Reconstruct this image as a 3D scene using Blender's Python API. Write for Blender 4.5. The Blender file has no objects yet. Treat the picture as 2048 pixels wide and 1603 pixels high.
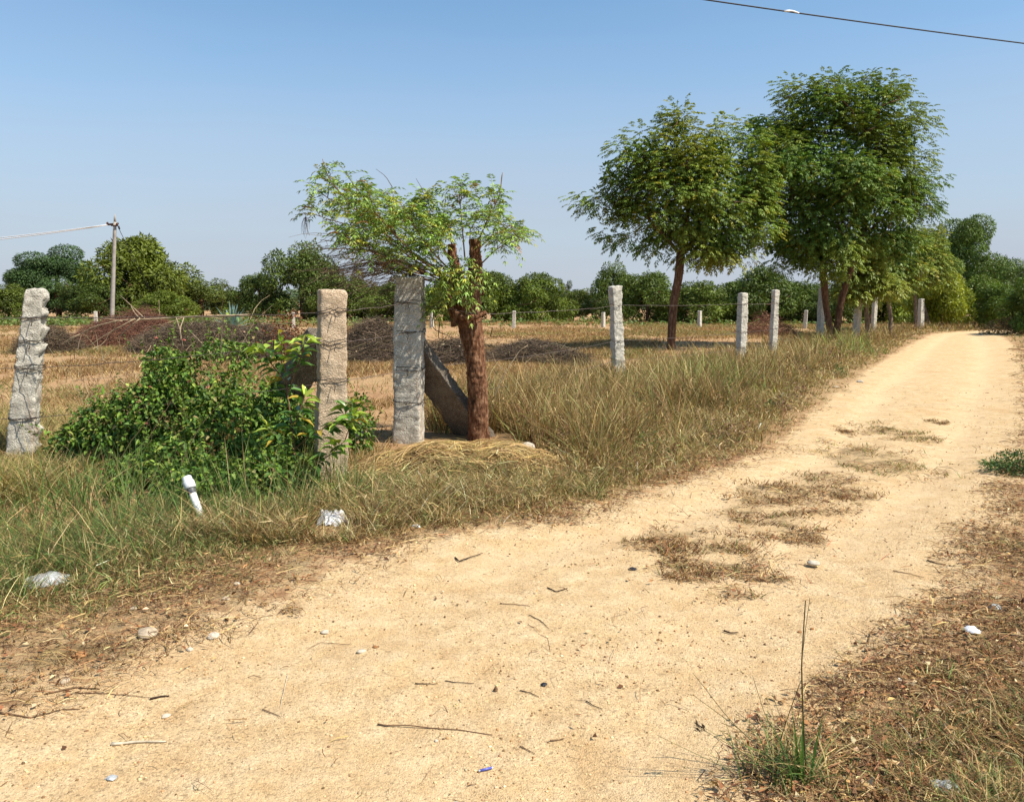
import bpy, math
import numpy as np
from mathutils import Vector

rng = np.random.default_rng(11)
PI = math.pi
SC = bpy.context.scene
COL = SC.collection
A = np.array

# ------------------------------------------------------------------ camera model
CAM_H, FPX, PITCH = 1.55, 1605.0, math.radians(7.16)
FW = A([0, math.cos(PITCH), -math.sin(PITCH)]); UP = A([0, math.sin(PITCH), math.cos(PITCH)]); RT = A([1., 0, 0])
CP = A([0, 0, CAM_H])


def ray(px, py):
    return FW + RT * ((px - 1024) / FPX) + UP * ((801.5 - py) / FPX)


def G(px, py, z=0.0):                       # point of the ground seen at a photo pixel
    r = ray(px, py)
    return CP + r * ((z - CAM_H) / r[2])


def P(px, py, d):                           # point of a photo pixel at distance d along +Y
    r = ray(px, py)
    return CP + r * (d / r[1])


# ------------------------------------------------------------------ noise
def _h(i, j, k, s):
    i = np.asarray(i, np.int64); j = np.asarray(j, np.int64); k = np.asarray(k, np.int64)
    n = (i * 374761393 + j * 668265263 + k * 1274126177 + s * 974634777) & 0xffffffff
    n = ((n ^ (n >> 13)) * 1103515245) & 0xffffffff
    n = ((n ^ (n >> 16)) * 2246822519) & 0xffffffff
    return ((n ^ (n >> 15)) & 0xffff) / 65535.0


def vnoise(x, y, z=0.0, s=0):
    x, y, z = np.broadcast_arrays(np.asarray(x, float), np.asarray(y, float), np.asarray(z, float))
    i, j, k = np.floor(x).astype(int), np.floor(y).astype(int), np.floor(z).astype(int)
    u, v, w = x - i, y - j, z - k
    u, v, w = u * u * (3 - 2 * u), v * v * (3 - 2 * v), w * w * (3 - 2 * w)
    r = 0
    for a in (0, 1):
        for b in (0, 1):
            for c in (0, 1):
                r = r + (u if a else 1 - u) * (v if b else 1 - v) * (w if c else 1 - w) * _h(i + a, j + b, k + c, s)
    return r * 2 - 1


def fbm(x, y, z=0.0, o=4, s=0):
    r, a = 0, 0.5
    for q in range(o):
        f = 2 ** q
        r = r + a * vnoise(np.asarray(x) * f + q * 7.3, np.asarray(y) * f - q * 3.1, np.asarray(z) * f + q * 1.7, s + q)
        a *= 0.5
    return r


def sstep(a, b, x):
    t = np.clip((x - a) / (b - a), 0, 1)
    return t * t * (3 - 2 * t)


# ------------------------------------------------------------------ meshes
class MB:
    def __init__(s):
        s.V, s.F, s.C, s.n = [], [], [], 0

    def add(s, V, F, col=None):
        V = np.asarray(V, float)
        if not isinstance(F, (list, tuple)):
            F = [F]
        for f in F:
            if len(f):
                s.F.append(np.asarray(f, np.int64) + s.n)
        s.V.append(V)
        c = np.ones((len(V), 4))
        if col is not None:
            c[:, :3] = col
        s.C.append(c)
        s.n += len(V)

    def build(s, name, mat, parent=None, smooth=False, loc=None):
        V = np.concatenate(s.V); C = np.concatenate(s.C)
        if loc is not None:
            V = V - np.asarray(loc)
        me = bpy.data.meshes.new(name)
        me.vertices.add(len(V)); me.vertices.foreach_set('co', V.astype(np.float32).ravel())
        loops = np.concatenate([f.ravel() for f in s.F]).astype(np.int32)
        sizes = np.concatenate([np.full(len(f), f.shape[1]) for f in s.F]).astype(np.int32)
        starts = (np.cumsum(sizes) - sizes).astype(np.int32)
        me.loops.add(len(loops)); me.loops.foreach_set('vertex_index', loops)
        me.polygons.add(len(sizes)); me.polygons.foreach_set('loop_start', starts)
        me.polygons.foreach_set('loop_total', sizes)
        if smooth:
            me.polygons.foreach_set('use_smooth', np.ones(len(sizes), bool))
        at = me.color_attributes.new('Col', 'FLOAT_COLOR', 'POINT')
        at.data.foreach_set('color', C.astype(np.float32).ravel())
        me.update(calc_edges=True)
        me.materials.append(mat)
        o = bpy.data.objects.new(name, me); COL.objects.link(o)
        if parent is not None:
            o.parent = parent
        elif loc is not None:
            o.location = loc
        return o


def tag(o, label=None, cat=None, group=None, kind=None):
    if label: o['label'] = label
    if cat: o['category'] = cat
    if group: o['group'] = group
    if kind: o['kind'] = kind
    return o


def empty(name, loc, label, cat, group=None):
    o = bpy.data.objects.new(name, None); COL.objects.link(o); o.location = loc
    o.empty_display_size = 0.1
    return tag(o, label, cat, group)


def copy_tree(o, parent=None):
    c = o.copy(); COL.objects.link(c)
    if parent is not None: c.parent = parent
    for ch in list(o.children): copy_tree(ch, c)
    return c


def nrm(v):
    return v / np.maximum(np.linalg.norm(v, axis=-1, keepdims=True), 1e-9)


def tube(pts, rad, k=6, cap=True, wob=0, seed=0):
    pts = np.asarray(pts, float); n = len(pts)
    rad = np.broadcast_to(np.asarray(rad, float), (n,))
    t = nrm(np.gradient(pts, axis=0))
    ref = A([0.31, 0.2, 0.93]) if abs(t[0][2]) < 0.8 else A([0.9, 0.3, 0.1])
    s = nrm(np.cross(t, ref)); b = np.cross(t, s)
    a = np.arange(k) * 2 * PI / k
    R = rad[:, None] * np.ones((1, k))
    if wob:
        R = R * (1 + wob * vnoise(np.cos(a)[None] * 2 + seed, np.sin(a)[None] * 2, np.arange(n)[:, None] * 0.45, seed))
    V = pts[:, None] + R[..., None] * (np.cos(a)[None, :, None] * s[:, None] + np.sin(a)[None, :, None] * b[:, None])
    i = np.arange(n - 1)[:, None] * k; j = np.arange(k)[None]; j2 = (j + 1) % k
    F = np.stack([i + j, i + j2, i + k + j2, i + k + j], -1).reshape(-1, 4)
    V = V.reshape(-1, 3); Fs = [F]
    if cap:
        V = np.concatenate([V, pts[-1:], pts[:1]])
        m = (n - 1) * k; jj = np.arange(k)
        Fs.append(np.stack([m + jj, m + (jj + 1) % k, np.full(k, n * k)], 1))
        Fs.append(np.stack([(jj + 1) % k, jj, np.full(k, n * k + 1)], 1))
    return V, Fs


def sticks(P0, P1, r, sag=0.0, segs=2, k=3):
    """many thin sticks at once: triangular prisms bent in the middle"""
    n = len(P0); d = P1 - P0; L = np.linalg.norm(d, axis=1, keepdims=True)
    t = nrm(d); ref = np.where(np.abs(t[:, 2:3]) < 0.8, A([[0, 0, 1.]]), A([[1., 0, 0]]))
    s = nrm(np.cross(t, ref)); b = np.cross(t, s)
    bend = rng.normal(size=(n, 3)) * np.asarray(sag).reshape(-1, 1) * L
    r = np.broadcast_to(np.asarray(r, float), (n,))
    rings = []
    for q in range(segs + 1):
        f = q / segs
        c = P0 + d * f + bend * (4 * f * (1 - f))
        rr = (r * (1 - 0.6 * f))[:, None]
        rings.append(np.stack([c + rr * (math.cos(2 * PI * m / k) * s + math.sin(2 * PI * m / k) * b) for m in range(k)], 1))
    V = np.stack(rings, 1).reshape(-1, 3)
    base = np.arange(n)[:, None, None] * (segs + 1) * k
    q = np.arange(segs)[None, :, None] * k; m = np.arange(k)[None, None]; m2 = (m + 1) % k
    F = np.stack([base + q + m, base + q + m2, base + q + k + m2, base + q + k + m], -1).reshape(-1, 4)
    return V, F, (segs + 1) * k


def blades(Pt, H, az, lean, bend, W, K=3, tw=1.0):
    n = len(Pt); t = np.linspace(0, 1, K + 1)
    d = np.stack([np.cos(az), np.sin(az), 0 * az], 1)
    ph = az + PI / 2 + rng.normal(size=n) * tw
    s = np.stack([np.cos(ph), np.sin(ph), 0 * ph], 1)
    up = A([0, 0, 1.])
    rows = []
    for q in range(K + 1):
        tt = t[q]
        c = Pt + up * (H * (tt - 0.42 * np.minimum(bend, 1.3) * tt * tt))[:, None] + d * (H * (lean * tt + bend * tt * tt))[:, None]
        w = (W * (1 - tt) ** 0.6)[:, None]
        if q < K: rows += [c - s * w / 2, c + s * w / 2]
        else: rows += [c]
    V = np.stack(rows, 1); m = V.shape[1]
    b = np.arange(n)[:, None] * m
    F4 = np.concatenate([b + A([[2 * q, 2 * q + 1, 2 * q + 3, 2 * q + 2]]) for q in range(K - 1)], 0)
    F3 = b + A([[2 * K - 2, 2 * K - 1, 2 * K]])
    return V.reshape(-1, 3), [F4, F3], m


def straws(Pt, L, az, tilt, arch, W, K=3):
    """strips lying about: thin flat strands that arch a little"""
    n = len(Pt)
    d = np.stack([np.cos(az) * np.cos(tilt), np.sin(az) * np.cos(tilt), np.sin(tilt)], 1)
    s = np.stack([-np.sin(az), np.cos(az), rng.normal(size=n) * 0.7], 1); s = nrm(s)
    side = np.stack([-np.sin(az), np.cos(az), 0 * az], 1) * (rng.normal(size=n) * 0.12 * L)[:, None]
    rows = []
    for q in range(K + 1):
        f = q / K
        c = Pt + d * (L * (f - 0.5))[:, None] + A([[0, 0, 1.]]) * (arch * L * 4 * f * (1 - f))[:, None] + side * (4 * f * (1 - f))
        w = W[:, None] * (1 - 0.5 * f)
        rows += [c - s * w / 2, c + s * w / 2]
    V = np.stack(rows, 1); m = V.shape[1]; b = np.arange(n)[:, None] * m
    F = np.concatenate([b + A([[2 * q, 2 * q + 1, 2 * q + 3, 2 * q + 2]]) for q in range(K)], 0)
    return V.reshape(-1, 3), F, m


def leaves(Pt, D, N, L, W, droop=0.15, fold=0.15, fine=False):
    n = len(Pt); D = nrm(D); S = nrm(np.cross(D, N)); Nn = np.cross(S, D)
    L = np.broadcast_to(L, (n,))[:, None]; W = np.broadcast_to(W, (n,))[:, None]
    tip = Pt + D * L - A([[0, 0, 1.]]) * L * droop
    if not fine:
        l = Pt + D * L * .42 + S * W / 2 + Nn * W * fold; r = Pt + D * L * .42 - S * W / 2 + Nn * W * fold
        V = np.stack([Pt, r, tip, l], 1); m = 4
        F = np.arange(n)[:, None] * 4 + A([[0, 1, 2, 3]])
        return V.reshape(-1, 3), F, m
    mid = Pt + D * L * .5 - A([[0, 0, 1.]]) * L * droop * .3
    l1 = Pt + D * L * .25 + S * W * .42 + Nn * W * fold; r1 = Pt + D * L * .25 - S * W * .42 + Nn * W * fold
    dz = A([[0, 0, 1.]]) * L * droop * .35
    l2 = Pt + D * L * .6 + S * W * .45 + Nn * W * fold - dz; r2 = Pt + D * L * .6 - S * W * .45 + Nn * W * fold - dz
    V = np.stack([Pt, l1, l2, tip, r2, r1, mid], 1); b = np.arange(n)[:, None] * 7
    F = np.concatenate([b + A([[0, 6, 2, 1]]), b + A([[0, 5, 4, 6]])], 0)
    F3 = np.concatenate([b + A([[6, 3, 2]]), b + A([[6, 4, 3]])], 0)
    return V.reshape(-1, 3), [F, F3], 7


def rep(c, m):
    return np.repeat(c, m, axis=0)


def tipc(c, m, tip, s=0.7):
    """per-vertex colour of blades: drier towards the tip"""
    K = (m - 1) // 2
    t_ = np.concatenate([np.repeat(np.arange(K) / K, 2), [1.0]]) ** 1.3 * s
    n = len(c); tip = np.broadcast_to(np.asarray(tip, float), (n, 3))
    return (c[:, None] * (1 - t_)[None, :, None] + tip[:, None] * t_[None, :, None]).reshape(-1, 3)


def pal(n, cols, wts, jit=0.18):
    cols = A(cols, float); w = A(wts, float); w /= w.sum()
    c = cols[rng.choice(len(cols), n, p=w)]
    return np.clip(c * np.exp(rng.normal(size=(n, 1)) * jit) * np.exp(rng.normal(size=(n, 3)) * 0.05), 0.004, 0.9)


def rdir(n):
    return nrm(rng.normal(size=(n, 3)))


# ------------------------------------------------------------------ materials
class NT:
    def __init__(s, name):
        s.m = bpy.data.materials.new(name); s.m.use_nodes = True
        s.t = s.m.node_tree; s.t.nodes.clear()
        s.out = s.t.nodes.new('ShaderNodeOutputMaterial')

    def n(s, ty, ins=None, **props):
        nd = s.t.nodes.new('ShaderNode' + ty)
        for k, v in props.items(): setattr(nd, k, v)
        for k, v in (ins or {}).items():
            if isinstance(v, bpy.types.NodeSocket): s.t.links.new(v, nd.inputs[k])
            else: nd.inputs[k].default_value = v
        return nd

    def pos(s):
        return s.n('TexCoord').outputs['Object']

    def noise(s, v, scale, detail=4, rough=0.55, out='Fac'):
        return s.n('TexNoise', {'Vector': v, 'Scale': scale, 'Detail': detail, 'Roughness': rough}).outputs[out]

    def ramp(s, f, stops):
        r = s.n('ValToRGB', {'Fac': f}); e = r.color_ramp.elements
        while len(e) < len(stops): e.new(0.5)
        for q, (p, c) in enumerate(stops):
            e[q].position = p; e[q].color = (*c, 1) if not np.isscalar(c) else (c, c, c, 1)
        return r.outputs['Color']

    def mix(s, f, a, b, mode='MIX'):
        nd = s.n('Mix', data_type='RGBA', blend_type=mode)
        for sk, v in ((nd.inputs[0], f), (nd.inputs[6], a), (nd.inputs[7], b)):
            if isinstance(v, bpy.types.NodeSocket): s.t.links.new(v, sk)
            elif np.isscalar(v): sk.default_value = v
            else: sk.default_value = (*v, 1)
        return nd.outputs[2]

    def math(s, op, a, b=0.0):
        nd = s.n('Math', operation=op)
        for sk, v in ((nd.inputs[0], a), (nd.inputs[1], b)):
            if isinstance(v, bpy.types.NodeSocket): s.t.links.new(v, sk)
            else: sk.default_value = v
        return nd.outputs[0]

    def bump(s, h, strength, dist):
        return s.n('Bump', {'Height': h, 'Strength': strength, 'Distance': dist}).outputs['Normal']

    def pbr(s, col, rough=0.8, spec=0.3, normal=None, trans=0.0, tint=(1.1, 1.15, 0.5), metal=0.0):
        ins = {'Base Color': col if isinstance(col, bpy.types.NodeSocket) else (*col, 1), 'Roughness': rough, 'Specular IOR Level': spec, 'Metallic': metal}
        if normal is not None: ins['Normal'] = normal
        b = s.n('BsdfPrincipled', ins).outputs[0]
        if trans > 0:
            tc = s.mix(1.0, col, tint, 'MULTIPLY')
            t = s.n('BsdfTranslucent', {'Color': tc}).outputs[0]
            b = s.n('MixShader', {0: trans, 1: b, 2: t}).outputs[0]
        s.t.links.new(b, s.out.inputs['Surface'])
        return s.m


def leaf_mat(name, rough=0.5, spec=0.22, trans=0.17, tint=(1.3, 1.35, 0.5)):
    t = NT(name)
    c = t.n('Attribute', attribute_name='Col').outputs['Color']
    oc = t.n('ObjectInfo').outputs['Color']
    c = t.mix(1.0, c, oc, 'MULTIPLY')
    return t.pbr(c, rough, spec, None, trans, tint)


M = {}
M['leaf'] = leaf_mat('leaf')
M['gloss_leaf'] = leaf_mat('gloss_leaf', 0.28, 0.5, 0.22)
M['grass'] = leaf_mat('grass', 0.6, 0.2, 0.25, (1.15, 1.1, 0.7))
M['straw'] = leaf_mat('straw', 0.65, 0.15, 0.12, (1.1, 1.0, 0.7))
M['twig'] = leaf_mat('twig', 0.85, 0.1, 0.0)


def bark(name, c0, c1, c2, sc=18.):
    t = NT(name); p = t.pos()
    mp = t.n('Mapping', {'Vector': p, 'Scale': (1, 1, 0.3)}).outputs[0]
    a = t.noise(mp, sc, 6, 0.65); b = t.noise(p, 4., 3)
    c = t.ramp(a, [(0.36, c0), (0.5, c1), (0.64, c2)])
    c = t.mix(t.math('MULTIPLY', b, 0.45), c, c1, 'MIX')
    return t.pbr(c, 0.9, 0.1, t.bump(a, 0.9, 0.02))


M['bark'] = bark('bark', (0.05, 0.028, 0.016), (0.13, 0.07, 0.04), (0.24, 0.15, 0.09))
M['red_bark'] = bark('red_bark', (0.030, 0.014, 0.009), (0.160, 0.072, 0.036), (0.34, 0.20, 0.115), 34.)
M['grey_bark'] = bark('grey_bark', (0.07, 0.05, 0.035), (0.2, 0.15, 0.1), (0.33, 0.27, 0.2))


def granite(name, c0, c1, c2, stain=0.5):
    t = NT(name); p = t.pos()
    g = t.noise(p, 130., 3, 0.7); m = t.noise(p, 14., 5, 0.6); big = t.noise(p, 3.5, 4, 0.6)
    c = t.ramp(g, [(0.33, c0), (0.47, c1), (0.62, c2)])
    c = t.mix(t.ramp(m, [(0.42, 0.0), (0.62, 0.55)]), c, tuple(x * 0.62 for x in c1))
    mp = t.n('Mapping', {'Vector': p, 'Scale': (9., 9., 0.9)}).outputs[0]
    st = t.noise(mp, 1.0, 4, 0.6)
    c = t.mix(t.math('MULTIPLY', t.ramp(st, [(0.6, 0.0), (0.78, 1.0)]), stain), c, (0.30, 0.14, 0.05))
    c = t.mix(t.math('MULTIPLY', t.ramp(big, [(0.52, 0.0), (0.75, 1.0)]), 0.5), c, (0.27, 0.26, 0.22))
    ch = t.n('TexVoronoi', {'Vector': t.n('Mapping', {'Vector': p, 'Scale': (1, 1, 1.6)}).outputs[0], 'Scale': 30.0}, feature='DISTANCE_TO_EDGE').outputs['Distance']
    h = t.math('ADD', t.math('MULTIPLY', m, 0.9), t.math('ADD', t.math('MULTIPLY', ch, 0.28), t.math('MULTIPLY', t.noise(p, 60., 4, 0.7), 0.7)))
    return t.pbr(c, 0.85, 0.2, t.bump(h, 0.9, 0.02))


M['granite'] = granite('granite', (0.18, 0.155, 0.12), (0.56, 0.51, 0.41), (0.76, 0.71, 0.60), 0.7)
M['tan_granite'] = granite('tan_granite', (0.20, 0.13, 0.08), (0.54, 0.40, 0.26), (0.68, 0.55, 0.40), 0.35)
M['plain_granite'] = granite('plain_granite', (0.19, 0.165, 0.13), (0.58, 0.535, 0.435), (0.77, 0.72, 0.61), 0.0)
M['dark_granite'] = granite('dark_granite', (0.05, 0.036, 0.025), (0.115, 0.088, 0.06), (0.36, 0.31, 0.25), 0.3)  # post granite darkened: the shade on the braces is put into its colour


def flat(name, col, rough=0.6, spec=0.3, var=0.25, sc=30., bumpd=0.0, metal=0.0):
    t = NT(name); p = t.pos()
    n = t.noise(p, sc, 4)
    c = t.mix(t.ramp(n, [(0.35, 0.0), (0.65, 1.0)]), tuple(x * (1 - var) for x in col), col)
    return t.pbr(c, rough, spec, t.bump(n, 0.6, bumpd) if bumpd else None, metal=metal)


M['wire'] = flat('wire', (0.16, 0.12, 0.10), 0.6, 0.4, 0.5, 60.)
M['tie'] = flat('tie', (0.035, 0.025, 0.02), 0.7, 0.3)
M['pipe'] = flat('pipe', (0.78, 0.79, 0.76), 0.35, 0.5, 0.12, 12.)
M['pipe_band'] = flat('pipe_band', (0.10, 0.10, 0.11), 0.5, 0.4)  # dark tone painting the shadow that the cap drops on the pipe
M['plastic'] = flat('plastic', (0.78, 0.79, 0.80), 0.4, 0.5, 0.2, 25., 0.004)
M['clear_plastic'] = flat('clear_plastic', (0.46, 0.47, 0.46), 0.3, 0.6, 0.3, 20., 0.004)
M['black'] = flat('black', (0.012, 0.011, 0.014), 0.5, 0.4)
M['blue'] = flat('blue', (0.12, 0.13, 0.5), 0.4, 0.5)
M['stone'] = flat('stone', (0.52, 0.41, 0.28), 0.9, 0.15, 0.35, 40., 0.006)
M['pale_stone'] = flat('pale_stone', (0.60, 0.52, 0.40), 0.9, 0.15, 0.3, 40., 0.006)
M['clod'] = flat('clod', (0.42, 0.2, 0.08), 0.95, 0.1, 0.4, 30., 0.008)
M['concrete'] = flat('concrete', (0.40, 0.36, 0.31), 0.85, 0.2, 0.3, 3.)
M['rust'] = flat('rust', (0.10, 0.045, 0.03), 0.8, 0.2)
M['cable'] = flat('cable', (0.03, 0.03, 0.035), 0.6, 0.3)
M['bright_cable'] = flat('bright_cable', (0.88, 0.88, 0.88), 0.35, 0.5, 0.1, metal=0.0)
M['white_wood'] = flat('white_wood', (0.66, 0.56, 0.40), 0.8, 0.2, 0.35, 50.)
M['dark_wood'] = flat('dark_wood', (0.055, 0.032, 0.02), 0.85, 0.15, 0.5, 50.)
M['dry_wood'] = flat('dry_wood', (0.22, 0.13, 0.07), 0.85, 0.15, 0.5, 50.)
M['pale_branch'] = flat('pale_branch', (0.50, 0.38, 0.24), 0.85, 0.15, 0.45, 25.)
M['mound'] = flat('mound', (0.24, 0.15, 0.07), 0.95, 0.1, 0.5, 25., 0.03)
M['agave'] = leaf_mat('agave', 0.5, 0.3, 0.05)
M['flower'] = leaf_mat('flower', 0.6, 0.2, 0.25, (1.1, 0.9, 0.9))

# soil: one material for the ground and for the track (Col.r = sand mask, Col.g = grass-litter mask)
t = NT('soil'); p = t.pos()
att = t.n('SeparateColor', {'Color': t.n('Attribute', attribute_name='Col').outputs['Color']})
sandm, litm, whl = att.outputs[0], att.outputs[1], att.outputs[2]
n1 = t.noise(p, 1.1, 5, 0.6); n2 = t.noise(p, 6., 5, 0.62); n3 = t.noise(p, 40., 4, 0.65); n4 = t.noise(p, 0.25, 3)
sand = t.ramp(n2, [(0.30, (0.535, 0.360, 0.182)), (0.5, (0.620, 0.440, 0.240)), (0.72, (0.685, 0.515, 0.305))])
sand = t.mix(t.math('MULTIPLY', t.ramp(t.noise(p, 3.1, 4, 0.6), [(0.5, 0.0), (0.7, 1.0)]), 0.28), sand, (0.60, 0.40, 0.17))
sand = t.mix(t.math('MULTIPLY', t.ramp(n1, [(0.52, 0.0), (0.70, 1.0)]), 0.5), sand, (0.50, 0.30, 0.13))
pw = t.n('VectorMath', {0: p, 1: t.n('VectorMath', {0: t.noise(p, 45., 3, .7, 'Color'), 1: (.016, .016, .016)}, operation='MULTIPLY').outputs[0]}, operation='ADD').outputs[0]
vor = t.n('TexVoronoi', {'Vector': pw, 'Scale': 135.0, 'Randomness': 1.0})
vcol = t.n('SeparateColor', {'Color': vor.outputs['Color']}).outputs[0]
vd = vor.outputs['Distance']
grain = t.ramp(vcol, [(0.0, 0.36), (0.09, 0.66), (0.3, 0.9), (0.8, 1.03), (0.97, 1.28)])
sand = t.mix(t.math('MULTIPLY', whl, .45), sand, (0.70, 0.51, 0.30))
sand = t.mix(t.math('MULTIPLY', t.ramp(t.noise(p, 0.9, 3), [(0.35, .45), (0.65, .95)]), t.math('SUBTRACT', 1.0, t.math('MULTIPLY', whl, .65))), sand, grain, 'MULTIPLY')
vor2 = t.n('TexVoronoi', {'Vector': p, 'Scale': 34.0, 'Randomness': 1.0})
spk = t.math('MULTIPLY', t.math('LESS_THAN', vor2.outputs['Distance'], 0.17), t.math('GREATER_THAN', t.n('SeparateColor', {'Color': vor2.outputs['Color']}).outputs[1], 0.72))
sand = t.mix(t.math('MULTIPLY', spk, 0.5), sand, (0.16, 0.09, 0.045))
soil = t.ramp(n2, [(0.28, (0.28, 0.155, 0.078)), (0.5, (0.41, 0.240, 0.120)), (0.75, (0.54, 0.345, 0.185))])
soil = t.mix(t.ramp(n3, [(0.45, 0.0), (0.72, 0.6)]), soil, (0.20, 0.105, 0.05))
soil = t.mix(t.math('MULTIPLY', t.ramp(n4, [(0.42, 0.0), (0.62, 1.0)]), 0.55), soil, (0.46, 0.32, 0.16))
lit = t.ramp(n3, [(0.3, (0.13, 0.085, 0.04)), (0.55, (0.27, 0.185, 0.085)), (0.8, (0.42, 0.30, 0.15))])
sm = t.math('ADD', sandm, t.math('MULTIPLY', t.math('SUBTRACT', n2, 0.5), 1.1))
sm = t.ramp(sm, [(0.36, 0.0), (0.64, 1.0)])
lm = t.math('ADD', litm, t.math('ADD', t.math('MULTIPLY', t.math('SUBTRACT', n3, 0.5), 0.9), t.math('MULTIPLY', t.math('SUBTRACT', n2, 0.5), 1.6)))
lm = t.ramp(lm, [(0.4, 0.0), (0.7, 1.0)])
c = t.mix(sm, soil, sand)
c = t.mix(t.math('MULTIPLY', lm, 0.85), c, lit)
c = t.mix(t.math('MULTIPLY', t.ramp(t.noise(p, 17., 5, .7), [(0.5, 0.0), (0.66, 1.0)]), t.math('MULTIPLY', t.math('SUBTRACT', 1.0, lm), .22)), c, (0.30, 0.17, 0.08))
hh = t.math('ADD', t.math('MULTIPLY', vd, -0.22), t.math('ADD', t.math('MULTIPLY', t.noise(p, 150., 3, .7), 0.7), t.math('ADD', t.math('MULTIPLY', n3, 0.9), t.math('MULTIPLY', n2, 1.6))))
M['soil'] = t.pbr(c, 0.95, 0.1, t.bump(hh, 0.7, 0.018))

# ------------------------------------------------------------------ layout of the track, read from the photograph
LPX = [(-900, 1640), (-300, 1560), (0, 1452), (120, 1425), (230, 1375), (330, 1305), (470, 1255), (600, 1215), (720, 1155), (860, 1095),
       (1000, 1066), (1180, 1045), (1290, 1000), (1400, 965), (1520, 930), (1590, 898), (1640, 850), (1690, 800), (1760, 740), (1832, 692), (1875, 668)]
RPX = [(1405, 1660), (1480, 1560), (1585, 1430), (1680, 1330), (1760, 1250), (1830, 1190), (1900, 1100), (1950, 1020), (1990, 960), (2015, 920),
       (2030, 860), (2036, 800), (2036, 745), (2028, 712), (2010, 690), (1985, 668)]
LG = A([G(*q)[:2] for q in LPX]); RG = A([G(*q)[:2] for q in RPX])
LY = np.concatenate([[-60, 1.0], LG[:, 1], [40, 42, 44, 45.5]]); LX = np.concatenate([[-60, -7.0], LG[:, 0], [22.4, 25.5, 31, 60]])
RY = np.concatenate([[-60, 1.0], RG[:, 1], [38, 39.5, 41, 42.]]); RX = np.concatenate([[1.2, 1.0], RG[:, 0], [25.6, 27.8, 33, 60]])
o_ = np.argsort(LY, kind='stable'); LY, LX = LY[o_], LX[o_]
o_ = np.argsort(RY, kind='stable'); RY, RX = RY[o_], RX[o_]


def uv(x, y):
    """metres outside the left edge, metres outside the right edge (negative = on the track)"""
    w = 0.12 * fbm(np.asarray(x) * 1.4, np.asarray(y) * 1.4, 0, 3, 5) + 0.06 * fbm(np.asarray(x) * 7, np.asarray(y) * 7, 0, 2, 9)
    return (np.interp(y, LY, LX) - x) * 0.75 + w, (x - np.interp(y, RY, RX)) * 0.75 + w


FENCE = [(-30, 11.5), (-14, 9.2), tuple(G(45, 922)[:2]), tuple(G(662, 955)[:2]), tuple(G(817, 882)[:2]), (2.0, 15.0), (5.25, 18.4), (6.6, 20.4), (10.2, 26), (13.7, 32), (23, 45), (60, 62)]
FX, FY = A(FENCE).T


def beyond(x, y):
    """metres beyond the fence line (positive = in the field)"""
    return y - np.interp(x, FX, FY)


def T(x, y):
    x = np.asarray(x, float); y = np.asarray(y, float)
    u, v = uv(x, y)
    off = np.maximum(u, v)
    r = np.hypot(x, y)
    fade = 1 / (1 + (r / 60) ** 2)
    z = 0.05 * fbm(x * 0.35, y * 0.35, 0, 3, 1) * sstep(0.0, 1.5, off) * fade
    z = z + (0.015 * fbm(x * 1.3, y * 1.3, 0, 3, 2) + 0.010 * fbm(x * 5, y * 5, 0, 2, 3)) * fade
    z = z + 0.012 * sstep(-0.1, 0.5, off) * fbm(x * 11, y * 11, 0, 2, 4) * fade
    z = z - 0.02 * (1 - sstep(-0.5, 0.2, off)) * fade
    return z


PATCH = [(1745, 912, 115, 36), (1585, 985, 125, 26), (1705, 988, 90, 16), (1560, 1050, 110, 36), (1430, 1085, 140, 26), (1430, 1125, 110, 18), (1380, 1146, 80, 12),
         (1800, 862, 75, 18), (1300, 1085, 60, 13), (1690, 860, 20, 8), (2030, 935, 45, 20), (590, 1215, 40, 18), (190, 1300, 120, 28), (1880, 842, 22, 5), (1660, 952, 90, 15), (1500, 1018, 90, 14), (1650, 1018, 90, 13), (1520, 1145, 80, 10), (1350, 1060, 70, 8), (1480, 1180, 60, 8)]
PAT = []
for (px, py, hw, hh_) in PATCH:
    c = G(px, py); PAT.append((c[0], c[1], hw / FPX * c[1], abs(G(px, py - hh_)[1] - G(px, py + hh_)[1]) / 2))


def patch_mask(x, y, i=None):
    m = np.zeros(np.shape(x))
    for q, (cx, cy, rx, ry) in enumerate(PAT):
        if i is not None and q not in i: continue
        e = np.sqrt(((x - cx) / rx) ** 2 + ((y - cy) / ry) ** 2)
        m = np.maximum(m, 1 - sstep(0.55, 1.15, e + 0.8 * fbm(np.asarray(x) * 4, np.asarray(y) * 4, 0, 2, 21)))
    return m


# ------------------------------------------------------------------ ground and track: one polar sheet cut along the track's edge
rr = np.concatenate([[0.0, 0.4], np.geomspace(0.6, 130, 470), np.geomspace(150, 4000, 26)])
th = np.concatenate([np.linspace(math.radians(42), math.radians(138), 1000), np.linspace(math.radians(138), math.radians(402), 130)[1:-1]])
nr, na = len(rr), len(th)
GX = rr[:, None] * np.cos(th)[None]; GY = rr[:, None] * np.sin(th)[None]
gx, gy = GX.ravel(), GY.ravel()
gz = T(gx, gy)
gu, gv = uv(gx, gy)
goff = np.maximum(gu, gv)
gpm = patch_mask(gx, gy)
sandmask = np.clip(0.5 - (goff - 0.22) / 0.45, 0, 1) * (1 - 0.25 * gpm)
sandmask = np.maximum(sandmask, 0.50 * (1 - sstep(0.5, 1.3, gu)) * (gy < 7) * (gu > -.2))
bey = beyond(gx, gy)
litmask = np.clip(sstep(-0.05, 0.5, goff) * (0.52 + .2 * ((gy < 8) & (gv > 0))), 0, 1) * (1 - 0.45 * sstep(0.3, 2.0, bey)) + 0.55 * gpm
litmask = litmask * (1 - 0.5 * ((gx < -2.8) & (gy < 6.3) & (gy > 4.9)))
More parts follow.
